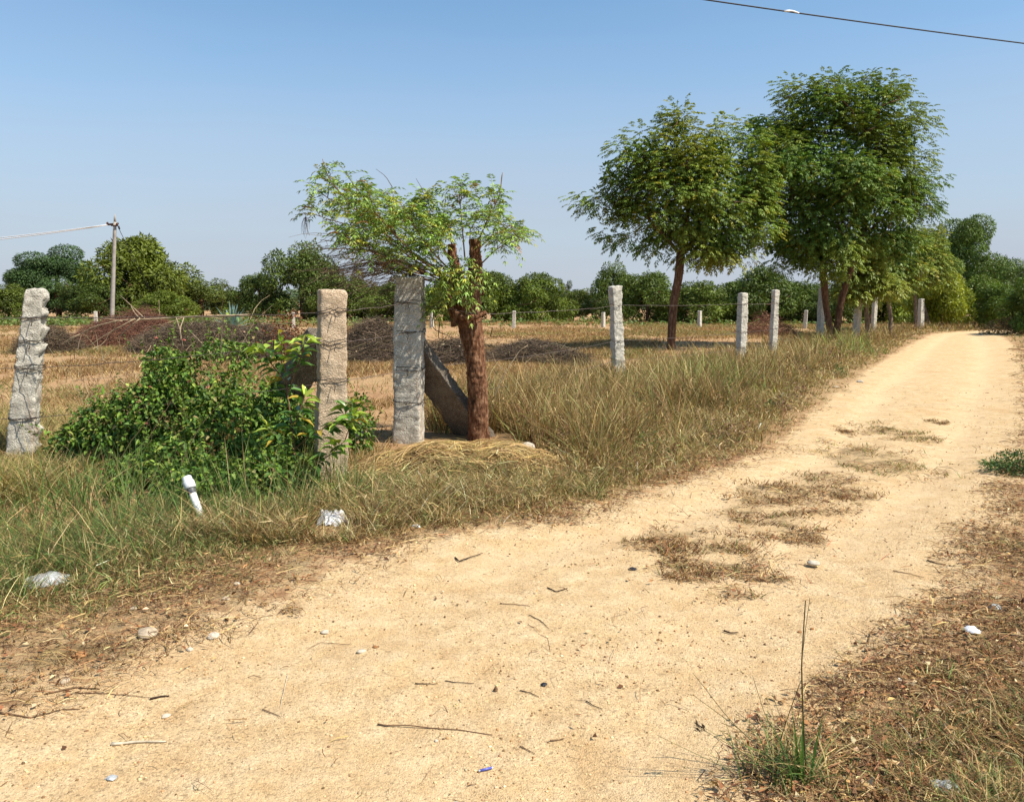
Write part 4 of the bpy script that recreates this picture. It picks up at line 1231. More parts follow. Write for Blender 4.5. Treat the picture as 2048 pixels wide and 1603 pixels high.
# ------------------------------------------------------------------ orchard and far trees: four kinds, copied
def far_tree(name, kind, seed):
    global rng
    rng = np.random.default_rng(seed)
    lob = []; H, W = 4.0, 2.6
    nl = {'mango': 44, 'tall': 36, 'feather': 54, 'thin': 14}[kind]
    for q in range(nl):
        a = rng.random() * 6.28; z = rng.random()
        rad = W * (0.76 * math.sqrt(max(0, 1 - (z * 1.0) ** 2.6)) + 0.08) * rng.uniform(.45, 1.1)
        zz = {'mango': .30 + z * 2.95, 'tall': .35 + z * 3.1, 'feather': .6 + z * 2.85, 'thin': 1.4 + 2.3 * z}[kind]
        rs = rng.uniform(.35, 1.0) * {'mango': 1, 'tall': .9, 'feather': .9, 'thin': .5}[kind]
        zz = zz * rng.uniform(.85, 1.12); lob.append((A([rad * math.cos(a), rad * math.sin(a), zz]), A([rs, rs, rs * {'mango': .75, 'tall': .85, 'feather': .62, 'thin': .9}[kind]])))
    e = bpy.data.objects.new(name, None); COL.objects.link(e)
    tg, _ = lobes_pts(lob, 70 if kind != 'thin' else 45, 0.5)
    tr = [[A([0, 0, -.1]), A([.03, 0, .5]), A([0, .05, 1.1]), A([.05, 0, 2.2]), A([0, 0, 3.0])]]
    mb, *_ = grow(tr, tg, .5, .012, .15)
    mb.build('trunk', M['bark'], e, smooth=True)
    n = {'mango': 17000, 'tall': 16000, 'feather': 50000, 'thin': 2600}[kind]
    Pt, dr = lobes_pts(lob, n, .7)
    Pt[:, 2] = np.maximum(Pt[:, 2], .12 + .1 * rng.random(n))
    ll, lw = {'mango': (.20, .075), 'tall': (.17, .07), 'feather': (.115, .05), 'thin': (.18, .06)}[kind]
    cl = fbm(Pt[:, 0] * 1.3, Pt[:, 1] * 1.3, Pt[:, 2] * 1.3, 2, seed)[:, None]
    base = A({'mango': (.125, .168, .030), 'tall': (.12, .160, .032), 'feather': (.105, .155, .042), 'thin': (.10, .13, .04)}[kind])
    c = .8 * base * np.exp(.9 * cl) * np.exp(.2 * rng.normal(size=(n, 1)))
    D = dr * .7 + rdir(n) * .8 - A([[0, 0, .25]])
    V, F, k = leaves(Pt, D, nrm(dr * .8 + rdir(n) * .6 + A([[0, 0, .4]])), ll * (.6 + .9 * rng.random(n)), lw, .15, .1)
    cb = MB(); cb.add(V, F, rep(c, k)); cb.build('crown', M['leaf'], e)
    return e


protos = {k: [far_tree(nm, k, 100 + 10 * q + z) for z in range(2)] for q, (k, nm) in enumerate([('mango', 'mango_tree'), ('tall', 'orchard_tree'), ('feather', 'acacia_tree'), ('thin', 'young_tree')])}
used = {}
rng = np.random.default_rng(5)
G1 = 'orchard trees behind the field'
FT = [  # px, top py, half width px, distance, kind, tint, label
    (340, 530, 44, 76, 'tall', (1.0, 1., .9), 'tree rising behind the right shoulder of the broad mango tree'),
    (650, 520, 40, 72, 'tall', (1., 1., .9), 'slender crown showing between the tall dark tree and the tan post'),
    (12, 566, 48, 60, 'mango', (1.1, 1.05, .9), 'low rounded tree cut off by the left edge of the picture'),
    (108, 494, 92, 72, 'feather', (.85, 1., 1.15), 'wide feathery bluish green tree left of the power pole'),
    (262, 459, 96, 70, 'mango', (1.2, 1.1, .8), 'largest broad mango tree just right of the power pole'),
    (190, 560, 70, 66, 'tall', (.85, .9, .9), 'dark lower tree at the foot of the power pole'),
    (330, 580, 62, 62, 'mango', (1.15, 1.1, .8), 'bright low bush under the right side of the broad mango tree'),
    (400, 556, 68, 74, 'tall', (1., .95, .9), 'olive green tree between the broad mango tree and the agave'),
    (458, 578, 34, 90, 'mango', (.9, .95, 1.), 'small distant dark tree above the agave'),
    (518, 541, 54, 66, 'tall', (.85, .92, .9), 'dark tree right of the agave, left half of a pair'),
    (600, 484, 80, 66, 'tall', (.9, .95, .9), 'tall dark tree behind the left tips of the pollarded tree'),
    (690, 548, 62, 63, 'mango', (1., 1., .9), 'rounded dark tree right above the tan granite post'),
    (752, 508, 60, 68, 'thin', (1.7, 1.0, .7), 'thin brownish tree behind the drooping bare twigs'),
    (800, 560, 66, 60, 'mango', (1., 1., .9), 'green tree behind the thick corner post'),
    (890, 560, 60, 62, 'mango', (.9, .95, .9), 'green tree hidden behind the trunk of the pollarded tree'),
    (985, 534, 58, 58, 'mango', (1.05, 1.05, .9), 'orchard tree right beside the pollarded trunk'),
    (1070, 543, 60, 58, 'mango', (1.1, 1.1, .8), 'light green orchard tree, second to the right of the pollarded trunk'),
    (1146, 574, 48, 62, 'tall', (1.1, 1.05, .9), 'low orchard tree with a ragged top before the gap in the tree line'),
    (1132, 560, 26, 66, 'thin', (1.1, 1.1, 1.), 'thin spindly young tree standing above the low orchard tree'),
    (1228, 524, 44, 60, 'tall', (1., 1.05, .9), 'upright orchard tree rising behind the leaning granite post'),
    (1298, 536, 62, 55, 'mango', (.95, 1., .9), 'dark orchard tree just left of the medium tree trunk'),
    (1395, 560, 72, 54, 'mango', (1.05, 1.05, .85), 'orchard tree just right of the medium tree trunk'),
    (1465, 556, 56, 57, 'mango', (.95, 1., .9), 'orchard tree behind the flat topped granite post'),
    (1530, 530, 62, 53, 'mango', (.85, .92, .9), 'dark orchard tree behind the slim granite post'),
    (1600, 556, 58, 55, 'mango', (.95, 1., .9), 'orchard tree left of the big tree trunks'),
    (1672, 560, 60, 52, 'tall', (.9, .95, .9), 'orchard tree seen between the forked trunks of the big tree'),
    (1745, 530, 64, 54, 'mango', (1.4, 1.35, .9), 'orchard tree behind the slim roadside trees'),
    (1815, 500, 66, 55, 'tall', (1.6, 1.5, .9), 'orchard tree behind the far granite posts'),
    (1925, 442, 78, 62, 'feather', (1.25, 1.3, .9), 'tall feathery tree rising over the far end of the track'),
    (1862, 480, 62, 56, 'feather', (1.35, 1.3, .8), 'feathery tree left of the tall one over the track end'),
    (1890, 528, 56, 45, 'mango', (2.3, 1.9, .8), 'yellow-green bush with drooping leaves at the left of the track end'),
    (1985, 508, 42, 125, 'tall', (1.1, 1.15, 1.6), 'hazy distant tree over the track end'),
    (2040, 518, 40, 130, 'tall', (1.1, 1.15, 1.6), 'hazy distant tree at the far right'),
    (1962, 548, 60, 52, 'mango', (1.2, 1.25, .9), 'dark bush closing the end of the track'),
    (2012, 560, 52, 44, 'tall', (1.0, 1.15, .8), 'dark mango bush at the right of the track end'),
    (2075, 545, 66, 36, 'tall', (.95, 1.15, .8), 'glossy mango bush cut off by the right edge of the picture'),
    (2150, 530, 80, 45, 'mango', (1., 1., .9), 'mango tree outside the right edge beyond the glossy bush'),
    (2250, 500, 90, 60, 'tall', (1., 1., .9), 'tall tree outside the right edge beyond the mango trees'),
    (-80, 560, 60, 62, 'mango', (1., 1., .9), 'mango tree outside the left edge beside the low rounded tree'),
]
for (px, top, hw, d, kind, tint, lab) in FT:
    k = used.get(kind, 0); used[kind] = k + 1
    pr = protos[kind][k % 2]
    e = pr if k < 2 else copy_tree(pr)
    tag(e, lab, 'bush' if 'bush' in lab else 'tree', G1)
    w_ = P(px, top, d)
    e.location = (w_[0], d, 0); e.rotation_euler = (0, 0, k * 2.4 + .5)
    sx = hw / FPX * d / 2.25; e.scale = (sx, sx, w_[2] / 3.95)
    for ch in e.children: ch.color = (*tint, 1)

# ------------------------------------------------------------------ leafy flowering shrub at the left
rng = np.random.default_rng(21)
d = 7.1
b = G(360, 985); b[2] = T(b[0], b[1])
e = empty('flowering_shrub', b, 'large leafy green shrub with small pink flowers between the left and tan posts', 'shrub')


def LS(px, py, rx, ry, dd, dy=None):
    c = P(px, py, dd); s = dd / FPX
    return (c, A([rx * s, dy or .5 * (rx + ry) * s, ry * s]))


lob = [LS(330, 850, 120, 95, 7.4, .45), LS(450, 880, 105, 105, 7.1, .4), LS(520, 930, 75, 75, 6.8, .3), LS(230, 880, 90, 85, 7.4, .4), LS(390, 770, 95, 65, 7.7, .45), LS(500, 780, 65, 60, 7.6, .35),
       LS(330, 735, 40, 40, 7.9, .3), LS(450, 715, 60, 35, 8.0, .3), LS(160, 900, 55, 55, 7.4, .3), LS(380, 930, 110, 65, 6.8, .35), LS(290, 950, 75, 45, 6.8, .3), LS(430, 965, 130, 55, 6.25, .3), LS(300, 985, 85, 42, 6.25, .25), LS(540, 955, 65, 65, 6.3, .25), LS(600, 965, 45, 55, 6.6, .2), LS(620, 880, 45, 60, 7.3, .2), LS(600, 900, 40, 70, 7.6, .25), LS(560, 830, 45, 80, 7.7, .25), LS(722, 850, 26, 70, 8.1, .2)]
n = 27000
Pt, dr = lobes_pts(lob, n, .55)
Pt[:, 2] = np.maximum(Pt[:, 2], .03 + .05 * rng.random(n))
cl = fbm(Pt[:, 0] * 2.4, Pt[:, 1] * 2.4, Pt[:, 2] * 2.4, 2, 7)
k = rng.random(n) < sstep(-.22, .08, cl + .10); Pt, dr, cl = Pt[k], dr[k], cl[k]; n = len(Pt)
D = dr * .6 + rdir(n) * .9 + A([[0, 0, -.05]])
c = pal(n, [(.088, .160, .024), (.145, .225, .032), (.058, .115, .020), (.20, .25, .045), (.30, .25, .09)], [4, 3, 3, 1, .35], .18)
V, F, m = leaves(Pt, D, nrm(dr * .5 + rdir(n) * .5 + A([[0, 0, .7]])), .034 + .034 * rng.random(n), .025 + .016 * rng.random(n), .25, .22, True)
mb = MB(); mb.add(V, F, rep(c, m))
sg, sdv = lobes_pts(lob, 330, .95); sg = sg[(sdv[:, 2] > -.25)]; sdv = sdv[sdv[:, 2] > -.25]
ns = len(sg); sd_ = nrm(sdv * .7 + rdir(ns) * .5 + A([[0, 0, .75]])); sl = rng.uniform(.10, .36, ns) * (1 + .7 * (sg[:, 2] > .75) * rng.random(ns))
q = 13; f = np.tile(np.linspace(.1, 1, q), ns); Pt = np.repeat(sg, q, 0) + np.repeat(sd_ * sl[:, None], q, 0) * f[:, None]
D = np.repeat(sd_, q, 0) * .3 + rdir(ns * q); n = ns * q
V, F, m = leaves(Pt, D, nrm(rdir(n) * .5 + A([[0, 0, 1.]])), .024 + .030 * rng.random(n), .018 + .014 * rng.random(n), .25, .22, True)
mb.add(V, F, rep(pal(n, [(.11, .19, .028), (.18, .26, .038), (.23, .28, .05), (.08, .14, .024), (.32, .25, .10)], [3, 3, 1.5, 2, .5], .25), m))
V, F, m = sticks(sg, sg + sd_ * sl[:, None], .0022, .04, 2); mb.add(V, F, A([.14, .16, .05]))
mb.build('foliage', M['leaf'], e).location = -Vector(b)
mb = MB()
P0 = A([G(x, y) for x, y in zip(rng.uniform(180, 560, 130), rng.uniform(900, 1000, 130))]); tg, _ = lobes_pts(lob, 130, .6)
tg = tg[np.argsort(tg[:, 0])]; P0 = P0[np.argsort(P0[:, 0])]
V, F, m = sticks(P0, tg, .004, .06, 4); mb.add(V, F, A([.10, .07, .035]))
a_ = tg[rng.integers(0, 130, 260)]; V, F, m = sticks(a_, a_ + rdir(260) * .16 + A([[0, 0, .10]]), .002, .08, 2); mb.add(V, F, A([.13, .11, .05]))
mb.build('stems', M['twig'], e).location = -Vector(b)
for (px, py, dd) in [(312, 676, 7.9), (368, 680, 7.9), (378, 763, 7.25), (340, 752, 7.3), (293, 848, 6.95), (339, 886, 6.75), (228, 935, 6.85), (205, 939, 6.8), (318, 940, 6.6), (425, 908, 6.7), (415, 775, 7.2), (468, 836, 7.0), (300, 775, 7.3)]:
    c0 = P(px, py, dd); q = 26; fb = MB()
    dv = rdir(q); dv[:, 2] = np.abs(dv[:, 2]) * .7
    V, F, m = leaves(c0 + dv * .004, dv, rdir(q), .016, .011, 0, .2)
    fb.add(V, F, rep(pal(q, [(.75, .28, .22), (.72, .38, .22), (.7, .2, .24)], [2, 1, 1], .1), m))
    fb.add(*tube([c0 - A([0, -.01, .08]), c0], .0018, 4), col=A([.1, .12, .04]))
    fb.build('flower', M['flower'], e).location = -Vector(b)

# sparse bare weeds in front of the field
mb = MB(); P0, P1 = [], []
for (x0, y0, x1, y1, dd, r_) in [(200, 780, 330, 660, 8.4, .004), (310, 830, 255, 740, 8.2, .004), (235, 770, 310, 830, 8.0, .005), (150, 760, 290, 745, 8.6, .003), (315, 790, 300, 690, 7.6, .005),
                                 (395, 830, 398, 700, 7.6, .005), (445, 720, 447, 600, 8.6, .005), (420, 690, 450, 625, 8.8, .004), (500, 640, 540, 590, 8.4, .004), (470, 740, 545, 610, 8.0, .005), (560, 800, 610, 690, 7.5, .005), (500, 780, 560, 720, 7.6, .005)]:
    a_, b_ = P(x0, y0, dd), P(x1, y1, dd + .3); P0.append(a_); P1.append(b_)
for z in range(150):
    x0 = rng.uniform(130, 520); y0 = rng.uniform(690, 850); dd = rng.uniform(7.8, 9.5); a_ = P(x0, y0, dd)
    P0.append(a_); P1.append(a_ + A([rng.normal() * .16, rng.normal() * .1, .1 + .2 * rng.random()]))
for z in range(70):
    x0 = rng.uniform(-4.3, -1.8); y0 = rng.uniform(8, 9.4); a_ = A([x0, y0, 0]); P0.append(a_); P1.append(a_ + A([rng.normal() * .25, rng.normal() * .2, .5 + .5 * rng.random()]))
V, F, m = sticks(A(P0), A(P1), .0038, .07, 3); mb.add(V, F, rep(pal(len(P0), [(.34, .25, .15), (.22, .14, .08), (.42, .33, .2)], [1, 1, 1]), m))
tag(mb.build('dry_weeds', M['twig']), 'thin bare weed stalks behind the flowering shrub', 'weeds', kind='stuff')

# fallen dry branch hanging over the top wire
e = empty('dry_branch', P(330, 650, 7.6), 'pale dead branch lying along the top wire above the shrub', 'branch')
b = A(e.location)
mb = MB()
dd = 7.55
mn = resamp([P(495, 630, dd), P(440, 632, dd), P(370, 634, dd), P(300, 638, dd + .05), P(240, 640, dd + .1), P(190, 652, dd + .15), P(160, 668, dd + .2), P(125, 690, dd + .3)], 24)
mb.add(*tube(mn, np.linspace(.011, .003, 24), 6))
mb.build('stem', M['pale_branch'], e).location = -Vector(b)
mb = MB()
for (x0, y0, x1, y1, r_) in [(270, 637, 168, 698, .006), (280, 637, 232, 680, .006), (230, 641, 215, 672, .004), (195, 650, 170, 690, .004), (280, 637, 262, 612, .005), (368, 634, 362, 680, .005), (352, 634, 363, 676, .004), (320, 636, 318, 600, .004), (368, 634, 300, 652, .004),
                             (447, 632, 442, 730, .006), (445, 640, 425, 634, .004), (450, 640, 470, 632, .003), (290, 637, 240, 590, .004), (245, 642, 205, 637, .004), (180, 655, 162, 688, .003), (160, 668, 120, 690, .003), (408, 633, 398, 690, .004)]:
    a_, c_ = P(x0, y0, dd), P(x1, y1, dd + .12 * rng.normal())
    mb.add(*tube(resamp([a_, (a_ + c_) / 2 + rng.normal(size=3) * .012, c_], 6), np.linspace(r_, r_ * .45, 6), 5))
mb.build('side_twigs', M['pale_branch'], e).location = -Vector(b)

# broad-leaved sapling
b = G(585, 985); b[2] = T(b[0], b[1])
e = empty('sapling', b, 'young sapling with broad pointed glossy leaves in front of the tan post', 'plant')
mb = MB(); Pt, D, tipf = [], [], []
stems = [([(590, 1000, 6.45), (590, 930, 6.45), (585, 860, 6.5), (575, 790, 6.55), (570, 730, 6.6), (560, 690, 6.6), (555, 650, 6.6)], .012, 44),
         ([(575, 790, 6.55), (590, 745, 6.5), (605, 705, 6.45), (612, 668, 6.4)], .007, 22), ([(575, 770, 6.55), (545, 730, 6.6), (525, 700, 6.6), (515, 690, 6.6)], .006, 18),
         ([(588, 900, 6.45), (620, 870, 6.3), (660, 850, 6.25), (700, 845, 6.25)], .006, 22), ([(590, 960, 6.4), (630, 930, 6.25), (665, 905, 6.2), (690, 880, 6.2)], .006, 20),
         ([(590, 900, 6.45), (555, 870, 6.4), (530, 850, 6.4)], .005, 14), ([(590, 960, 6.45), (560, 940, 6.3), (540, 925, 6.3)], .005, 14), ([(660, 850, 6.25), (690, 830, 6.3), (700, 800, 6.35)], .005, 12),
         ([(590, 990, 6.4), (640, 985, 6.3), (690, 975, 6.25)], .005, 16), ([(690, 880, 6.2), (700, 850, 6.2), (705, 830, 6.2)], .004, 10), ([(585, 860, 6.5), (600, 820, 6.4), (610, 790, 6.4)], .005, 14), ([(590, 985, 6.4), (560, 985, 6.25), (545, 990, 6.2)], .005, 14)]
for pts, r0, nl in [(a__, b__, int(c__ * 1.5)) for a__, b__, c__ in stems]:
    p = resamp([P(*q) for q in pts], 20); mb.add(*tube(p, np.linspace(r0, .003, 20), 6))
    for z in range(nl):
        f = .25 + .75 * rng.random() ** .6 if nl != 66 else .30 + .7 * rng.random()
        k = min(int(f * 19), 18); Pt.append(p[k]); D.append(nrm(p[k + 1] - p[k]) * .5 + A([rng.normal(), rng.normal() - .3, .05 + .3 * rng.normal()])); tipf.append(f)
mb.build('stem', M['dry_wood'], e, smooth=True).location = -Vector(b)
Pt, D, tipf = A(Pt), nrm(A(D)), A(tipf); n = len(Pt)
hi_ = sstep(.6, 1.0, tipf)[:, None]
c = pal(n, [(.065, .15, .034), (.10, .20, .045)], [1, 1], .15) * (1 - hi_) + hi_ * pal(n, [(.34, .46, .06), (.42, .46, .07), (.22, .36, .05)], [2, 1, 1], .12)
yl = rng.random(n) < .07; c[yl] = (.42, .30, .05)
V, F, m = leaves(Pt + D * .02, D, nrm(rdir(n) * .5 + A([[0, 0, 1.]])), .10 + .07 * rng.random(n), .040 + .018 * rng.random(n), .35, .2, True)
mb = MB(); mb.add(V, F, rep(c, m)); mb.build('foliage', M['gloss_leaf'], e).location = -Vector(b)

# withered reddish plant behind the sapling, agave
b = P(572, 650, 11.0); b[2] = 0
n = 700
Pt = b + rng.normal(size=(n, 3)) * A([.16, .14, .22]) + A([0, 0, 1.05]); Pt = Pt[(Pt[:, 2] > .3) & (Pt[:, 2] < 1.42)]; n = len(Pt)
e = empty('withered_plant', b, 'withered rust brown plant behind the broad-leaved sapling', 'plant')
V, F, m = leaves(Pt, rdir(n), rdir(n), .05, .02); mb = MB(); mb.add(V, F, rep(pal(n, [(.20, .07, .03), (.13, .045, .025)], [1, 1]), m)); mb.build('foliage', M['leaf'], e).location = -Vector(b)
mb = MB(); V, F, m = sticks(np.repeat(b[None], 24, 0), b + rng.normal(size=(24, 3)) * A([.15, .12, .15]) + A([0, 0, 1.1]), .006, .03, 3); mb.add(V, F, A([.13, .07, .04])); mb.build('stems', M['twig'], e).location = -Vector(b)

b = P(464, 640, 30.0); b[2] = 0
mb = MB(); n = 46
az = rng.random(n) * 6.28; el = rng.uniform(.25, 1.5, n); L_ = rng.uniform(.75, 1.1, n)
for q in range(n):
    D = A([math.cos(az[q]) * math.cos(el[q]), math.sin(az[q]) * math.cos(el[q]), math.sin(el[q])]); sd = A([-math.sin(az[q]), math.cos(az[q]), 0]); up_ = np.cross(D, -sd)
    rows = []
    for f, w_ in ((0, .05), (.3, .065), (.7, .04), (1, .002)):
        cpt = b + A([0, 0, .45]) + D * L_[q] * f - A([0, 0, .12]) * f * f * (1.4 - el[q])
        rows += [cpt - sd * w_, cpt - up_ * w_ * .35, cpt + sd * w_]
    F = [[3 * z + y, 3 * z + y + 1, 3 * z + y + 4, 3 * z + y + 3] for z in range(3) for y in range(2)]
    mb.add(rows, A(F), A([.17, .27, .24]) * rng.uniform(.75, 1.25))
e = tag(mb.build('agave', M['agave'], loc=b), 'blue-green spiky agave rosette beyond the brushwood', 'agave')

# brushwood heaps


def brush(px, top, hw, d, depth, n, col, label, name='brushwood_heap', seed=1, skew=0.0):
    n = int(n * 1.8); b = P(px, 640, d); b[2] = 0; W_ = hw / FPX * d; H = P(px, top, d)[2]
    a = rng.random(n) * 6.28; r = np.sqrt(rng.random(n)); x = r * np.cos(a) * W_; y = r * np.sin(a) * depth
    hm = H * np.clip(1 - r ** 1.7, 0, 1) ** .8 * (1 + .75 * fbm(x * .7 + seed, y * .7, 0, 3, seed)) * (1 + skew * x / W_)
    z = hm * np.sqrt(rng.random(n)) + .02
    c0 = b + np.stack([x, y, z], 1)
    dv = rdir(n) * A([[1, .8, .45]]); L_ = .25 + .6 * rng.random(n) + .7 * (rng.random(n) < .06)
    p0 = c0 - dv * L_[:, None] / 2; p1 = c0 + dv * L_[:, None] / 2
    p0[:, 2] = np.maximum(p0[:, 2], .01); p1[:, 2] = np.maximum(p1[:, 2], .01)
    mb = MB(); V, F, m = sticks(p0, p1, .0022 + .00017 * d, .10, 2); mb.add(V, F, rep(pal(n, *col), m))
    k = n // 3; V, F, m = leaves(c0[:k], rdir(k), rdir(k), .09, .045); mb.add(V, F, rep(pal(k, col[0], col[1]), m))
    return tag(mb.build(name, M['twig'], loc=b), label, 'brush heap', 'brushwood heaps in the field')


RB = ([(.21, .095, .06), (.14, .07, .045), (.30, .16, .10)], [3, 3, 1]); DB = ([(.105, .075, .050), (.15, .11, .075), (.07, .05, .034), (.32, .24, .15)], [3, 3, 2, .8])
brush(255, 607, 95, 29, 2.2, 4200, RB, 'tallest reddish brown brushwood heap below the power pole', seed=3)
brush(395, 640, 125, 25, 2.0, 4800, DB, 'dark brushwood heap between the power pole and the agave', seed=5)
brush(520, 652, 85, 22, 1.6, 2600, DB, 'dark brushwood heap left of the tan post behind the sapling', seed=7)
brush(95, 652, 50, 24, 1.2, 1200, DB, 'low grey brushwood heap just right of the left post', seed=9)
brush(745, 645, 85, 21, 1.4, 2800, DB, 'dark brushwood heap between the tan post and the thick corner post', seed=11)
brush(900, 664, 70, 20, 1.2, 1600, DB, 'dark brushwood heap behind the pollarded trunk', seed=12)
brush(1060, 668, 75, 21, 1.2, 2400, DB, 'low dark brushwood heap right of the pollarded tree', seed=13)
brush(1135, 690, 45, 19.5, .5, 500, DB, 'flat scatter of dark sticks trailing from the low brushwood heap', seed=14)
brush(1535, 638, 60, 36, 1.6, 500, RB, 'brown branch heap behind the pair of close posts', seed=15)

# low weeds on the right verge
for (px, py, hw, h_, n, cl_, nm, lab, cat) in [(2042, 946, .34, .20, 1500, [(.07, .13, .035), (.11, .18, .045), (.045, .085, .025)], 'roadside_weed', 'low dark green leafy weed at the right edge of the track', 'weed'),
                                              (2012, 668, 1.1, .75, 1600, [(.19, .13, .06), (.12, .10, .04), (.26, .18, .09)], 'dry_bush', 'low dry bush at the right of the track end', 'bush')]:
    b = G(px, py); b[2] = T(b[0], b[1]); e = empty(nm, b, lab, cat)
    q = rdir(n) * np.cbrt(rng.random((n, 1))); q[:, 2] = np.abs(q[:, 2]); Pt = b + q * A([hw, hw * .8, h_])
    sz = .03 if hw < .5 else .09
    V, F, m = leaves(Pt, q + rdir(n) * .8, nrm(rdir(n) + A([[0, 0, .8]])), sz * (.6 + .8 * rng.random(n)), sz * .5, .2, .15); mb = MB(); mb.add(V, F, rep(pal(n, cl_, [2, 1, 2], .25), m)); mb.build('foliage', M['leaf'], e).location = -Vector(b)
    k = 40; V, F, m = sticks(np.repeat(b[None], k, 0), b + nrm(rdir(k) + A([[0, 0, .6]])) * A([[hw, hw * .8, h_]]), .003 if hw < .5 else .008, .05, 3); mb = MB(); mb.add(V, F, A([.12, .09, .045])); mb.build('stems', M['twig'], e).location = -Vector(b)

# ------------------------------------------------------------------ power pole
d = 60.0
b = P(223, 640, d); b[2] = 0
e = empty('power_pole', b, 'slender concrete power pole with a small crossarm beside the broad mango tree', 'power pole')
top = P(230, 444, d); b0 = b.copy()
mb = MB(); mb.add(*tube(resamp([b - A([0, 0, .3]), top], 10), np.linspace(.17, .12, 10), 8)); mb.build('pole', M['concrete'], e).location = -Vector(b)
mb = MB(); mb.add(*tube([top, top + A([0, 0, .35]), P(230, 427, d)], [.10, .06, .015], 6)); mb.build('spike', M['concrete'], e).location = -Vector(b)
arm0 = P(217, 449, d); arm1 = P(237, 447, d)
mb = MB(); mb.add(*tube([arm0, arm1], .075, 4)); mb.add(*tube([P(222, 451, d - .1), P(236, 451, d - .1)], .05, 4)); mb.build('crossarm', M['rust'], e).location = -Vector(b)
for (x, y) in ((217, 447), (236, 449)):
    c0 = P(x, y, d); mb = MB(); mb.add(*tube([c0 - A([0, .15, .10]), c0 - A([0, .15, 0]), c0 - A([0, .15, -.10])], [.05, .09, .04], 8)); mb.build('insulator', M['rust'], e).location = -Vector(b)
mb = MB(); q0, q1 = P(234, 447, d), P(241, 464, d); mb.add(*tube([q0, q1, P(330, 640, d + 4)], .02, 4)); mb.add(*tube([P(237, 452, d), P(239, 458, d)], .07, 6)); mb.build('stay_wire', M['cable'], e).location = -Vector(b)
for (y0, y1, yo, lab) in ((449, 464, 0, 'upper pale wire running left from the power pole'), (450, 467.5, .4, 'lower pale wire running left from the power pole')):
    a_, c_ = P(217, y0, d), P(0, y1, d + yo + 2); c_ = a_ + (c_ - a_) * 4.4
    f = np.linspace(0, 1, 30)[:, None]; p = a_ + (c_ - a_) * f; p[:, 2] -= (1.2 * 4 * f * (1 - f))[:, 0] * .5; p[:, 2] += (f[:, 0] > 0) * 0
    mb = MB(); mb.add(*tube(p, .034, 4)); tag(mb.build('power_line', M['bright_cable']), lab, 'power line', 'wires of the power pole')

# overhead cable at the upper right
a_, c_ = P(1412, 0, 9.0), P(2048, 87, 10.0)
dv = c_ - a_
p = A([a_ + dv * f for f in np.linspace(-2.5, 3.5, 50)]); ff = np.linspace(-2.5, 3.5, 50); p[:, 2] += .035 * (ff - 0) * (ff - 1)
e = empty('overhead_cable', p[0], 'dark overhead cable crossing the upper right corner of the sky', 'cable')
mb = MB(); mb.add(*tube(p, .0075, 6)); mb.build('cable_strand', M['cable'], e).location = -Vector(p[0])
s0 = a_ + dv * .225; s1 = a_ + dv * .27
for q in (s0, s1): q[2] += .035 * .25 * (-.75)
mb = MB(); mb.add(*tube(resamp([s0, (s0 + s1) / 2 + A([0, 0, .012]), s1], 7), A([.008, .012, .014, .010, .012, .010, .008]), 6)); mb.build('splice', M['plastic'], e).location = -Vector(p[0])

# ------------------------------------------------------------------ straw heap
b = G(935, 945); b[2] = T(b[0], b[1]); rng = np.random.default_rng(33)
e = empty('straw_heap', b, 'low heap of golden cut straw at the foot of the pollarded tree', 'straw heap')
hx, hy, hz = 1.1, 1.0, .24


def heap_z(x, y):
    r = np.sqrt((x / hx) ** 2 + ((y - .15) / hy) ** 2)
    return hz * (1 - sstep(0, 1.05, r)) * (1 + .6 * fbm(x * 2.2, y * 2.2, 0, 3, 8)) - .015


r_ = np.linspace(0, 1.1, 34)[1:]; a = np.arange(72) * 2 * PI / 72
X = (r_[:, None] * np.cos(a)) * hx; Y = (r_[:, None] * np.sin(a)) * hy + .15
V = np.stack([X, Y, heap_z(X, Y) + T(X + b[0], Y + b[1]) - b[2]], -1).reshape(-1, 3); V = np.concatenate([V, [[0, .15, float(heap_z(0, .15))]]])
i = np.arange(len(r_) - 1)[:, None] * 72; j = np.arange(72)[None]; j2 = (j + 1) % 72
mb = MB(); mb.add(V, [np.stack([i + j, i + 72 + j, i + 72 + j2, i + j2], -1).reshape(-1, 4), np.stack([np.arange(72), (np.arange(72) + 1) % 72, np.full(72, len(V) - 1)], 1)])
mb.build('mound', M['mound'], e, smooth=True)
mb = MB()
for (n, L0_, L1_, sp, colr, azm, azs, ylo, w_) in [(16000, .06, .2, 1.0, pal(16000, STRAW + BROWN, [2, 3, 3, 2, 1, 2], .22), 0.0, 1.2, -9, .0045), (3600, .12, .42, .75, pal(3600, [(.58, .40, .15), (.46, .31, .12), (.66, .50, .23), (.28, .18, .08)], [2, 2, 1.2, 1.4], .3), -.12, 1.0, -.05, .0042)]:
    q = rng.random(n) * 6.28; r = np.sqrt(rng.random(n)) * sp; x = r * np.cos(q) * hx; y = r * np.sin(q) * hy + .15
    if ylo > -5:
        y = -.30 + .85 * rng.random(n) ** .7 + .12 * rng.normal(size=n); x = (rng.random(n) * 2 - 1) * .85
    gx_ = (heap_z(x + .05, y) - heap_z(x - .05, y)) / .1
    z = heap_z(x, y) + T(x + b[0], y + b[1]) - b[2] + .008 + .035 * rng.random(n) ** 2
    az = azm + azs * rng.normal(size=n); L_ = L0_ + (L1_ - L0_) * rng.random(n)
    V, F, m = straws(np.stack([x, y, z], 1), L_, az, np.arctan(gx_ * np.cos(az)) + .10 * rng.normal(size=n), .05 + .08 * rng.random(n), w_ * (.7 + .8 * rng.random(n)), 4)
    mb.add(V, F, rep(colr, m))
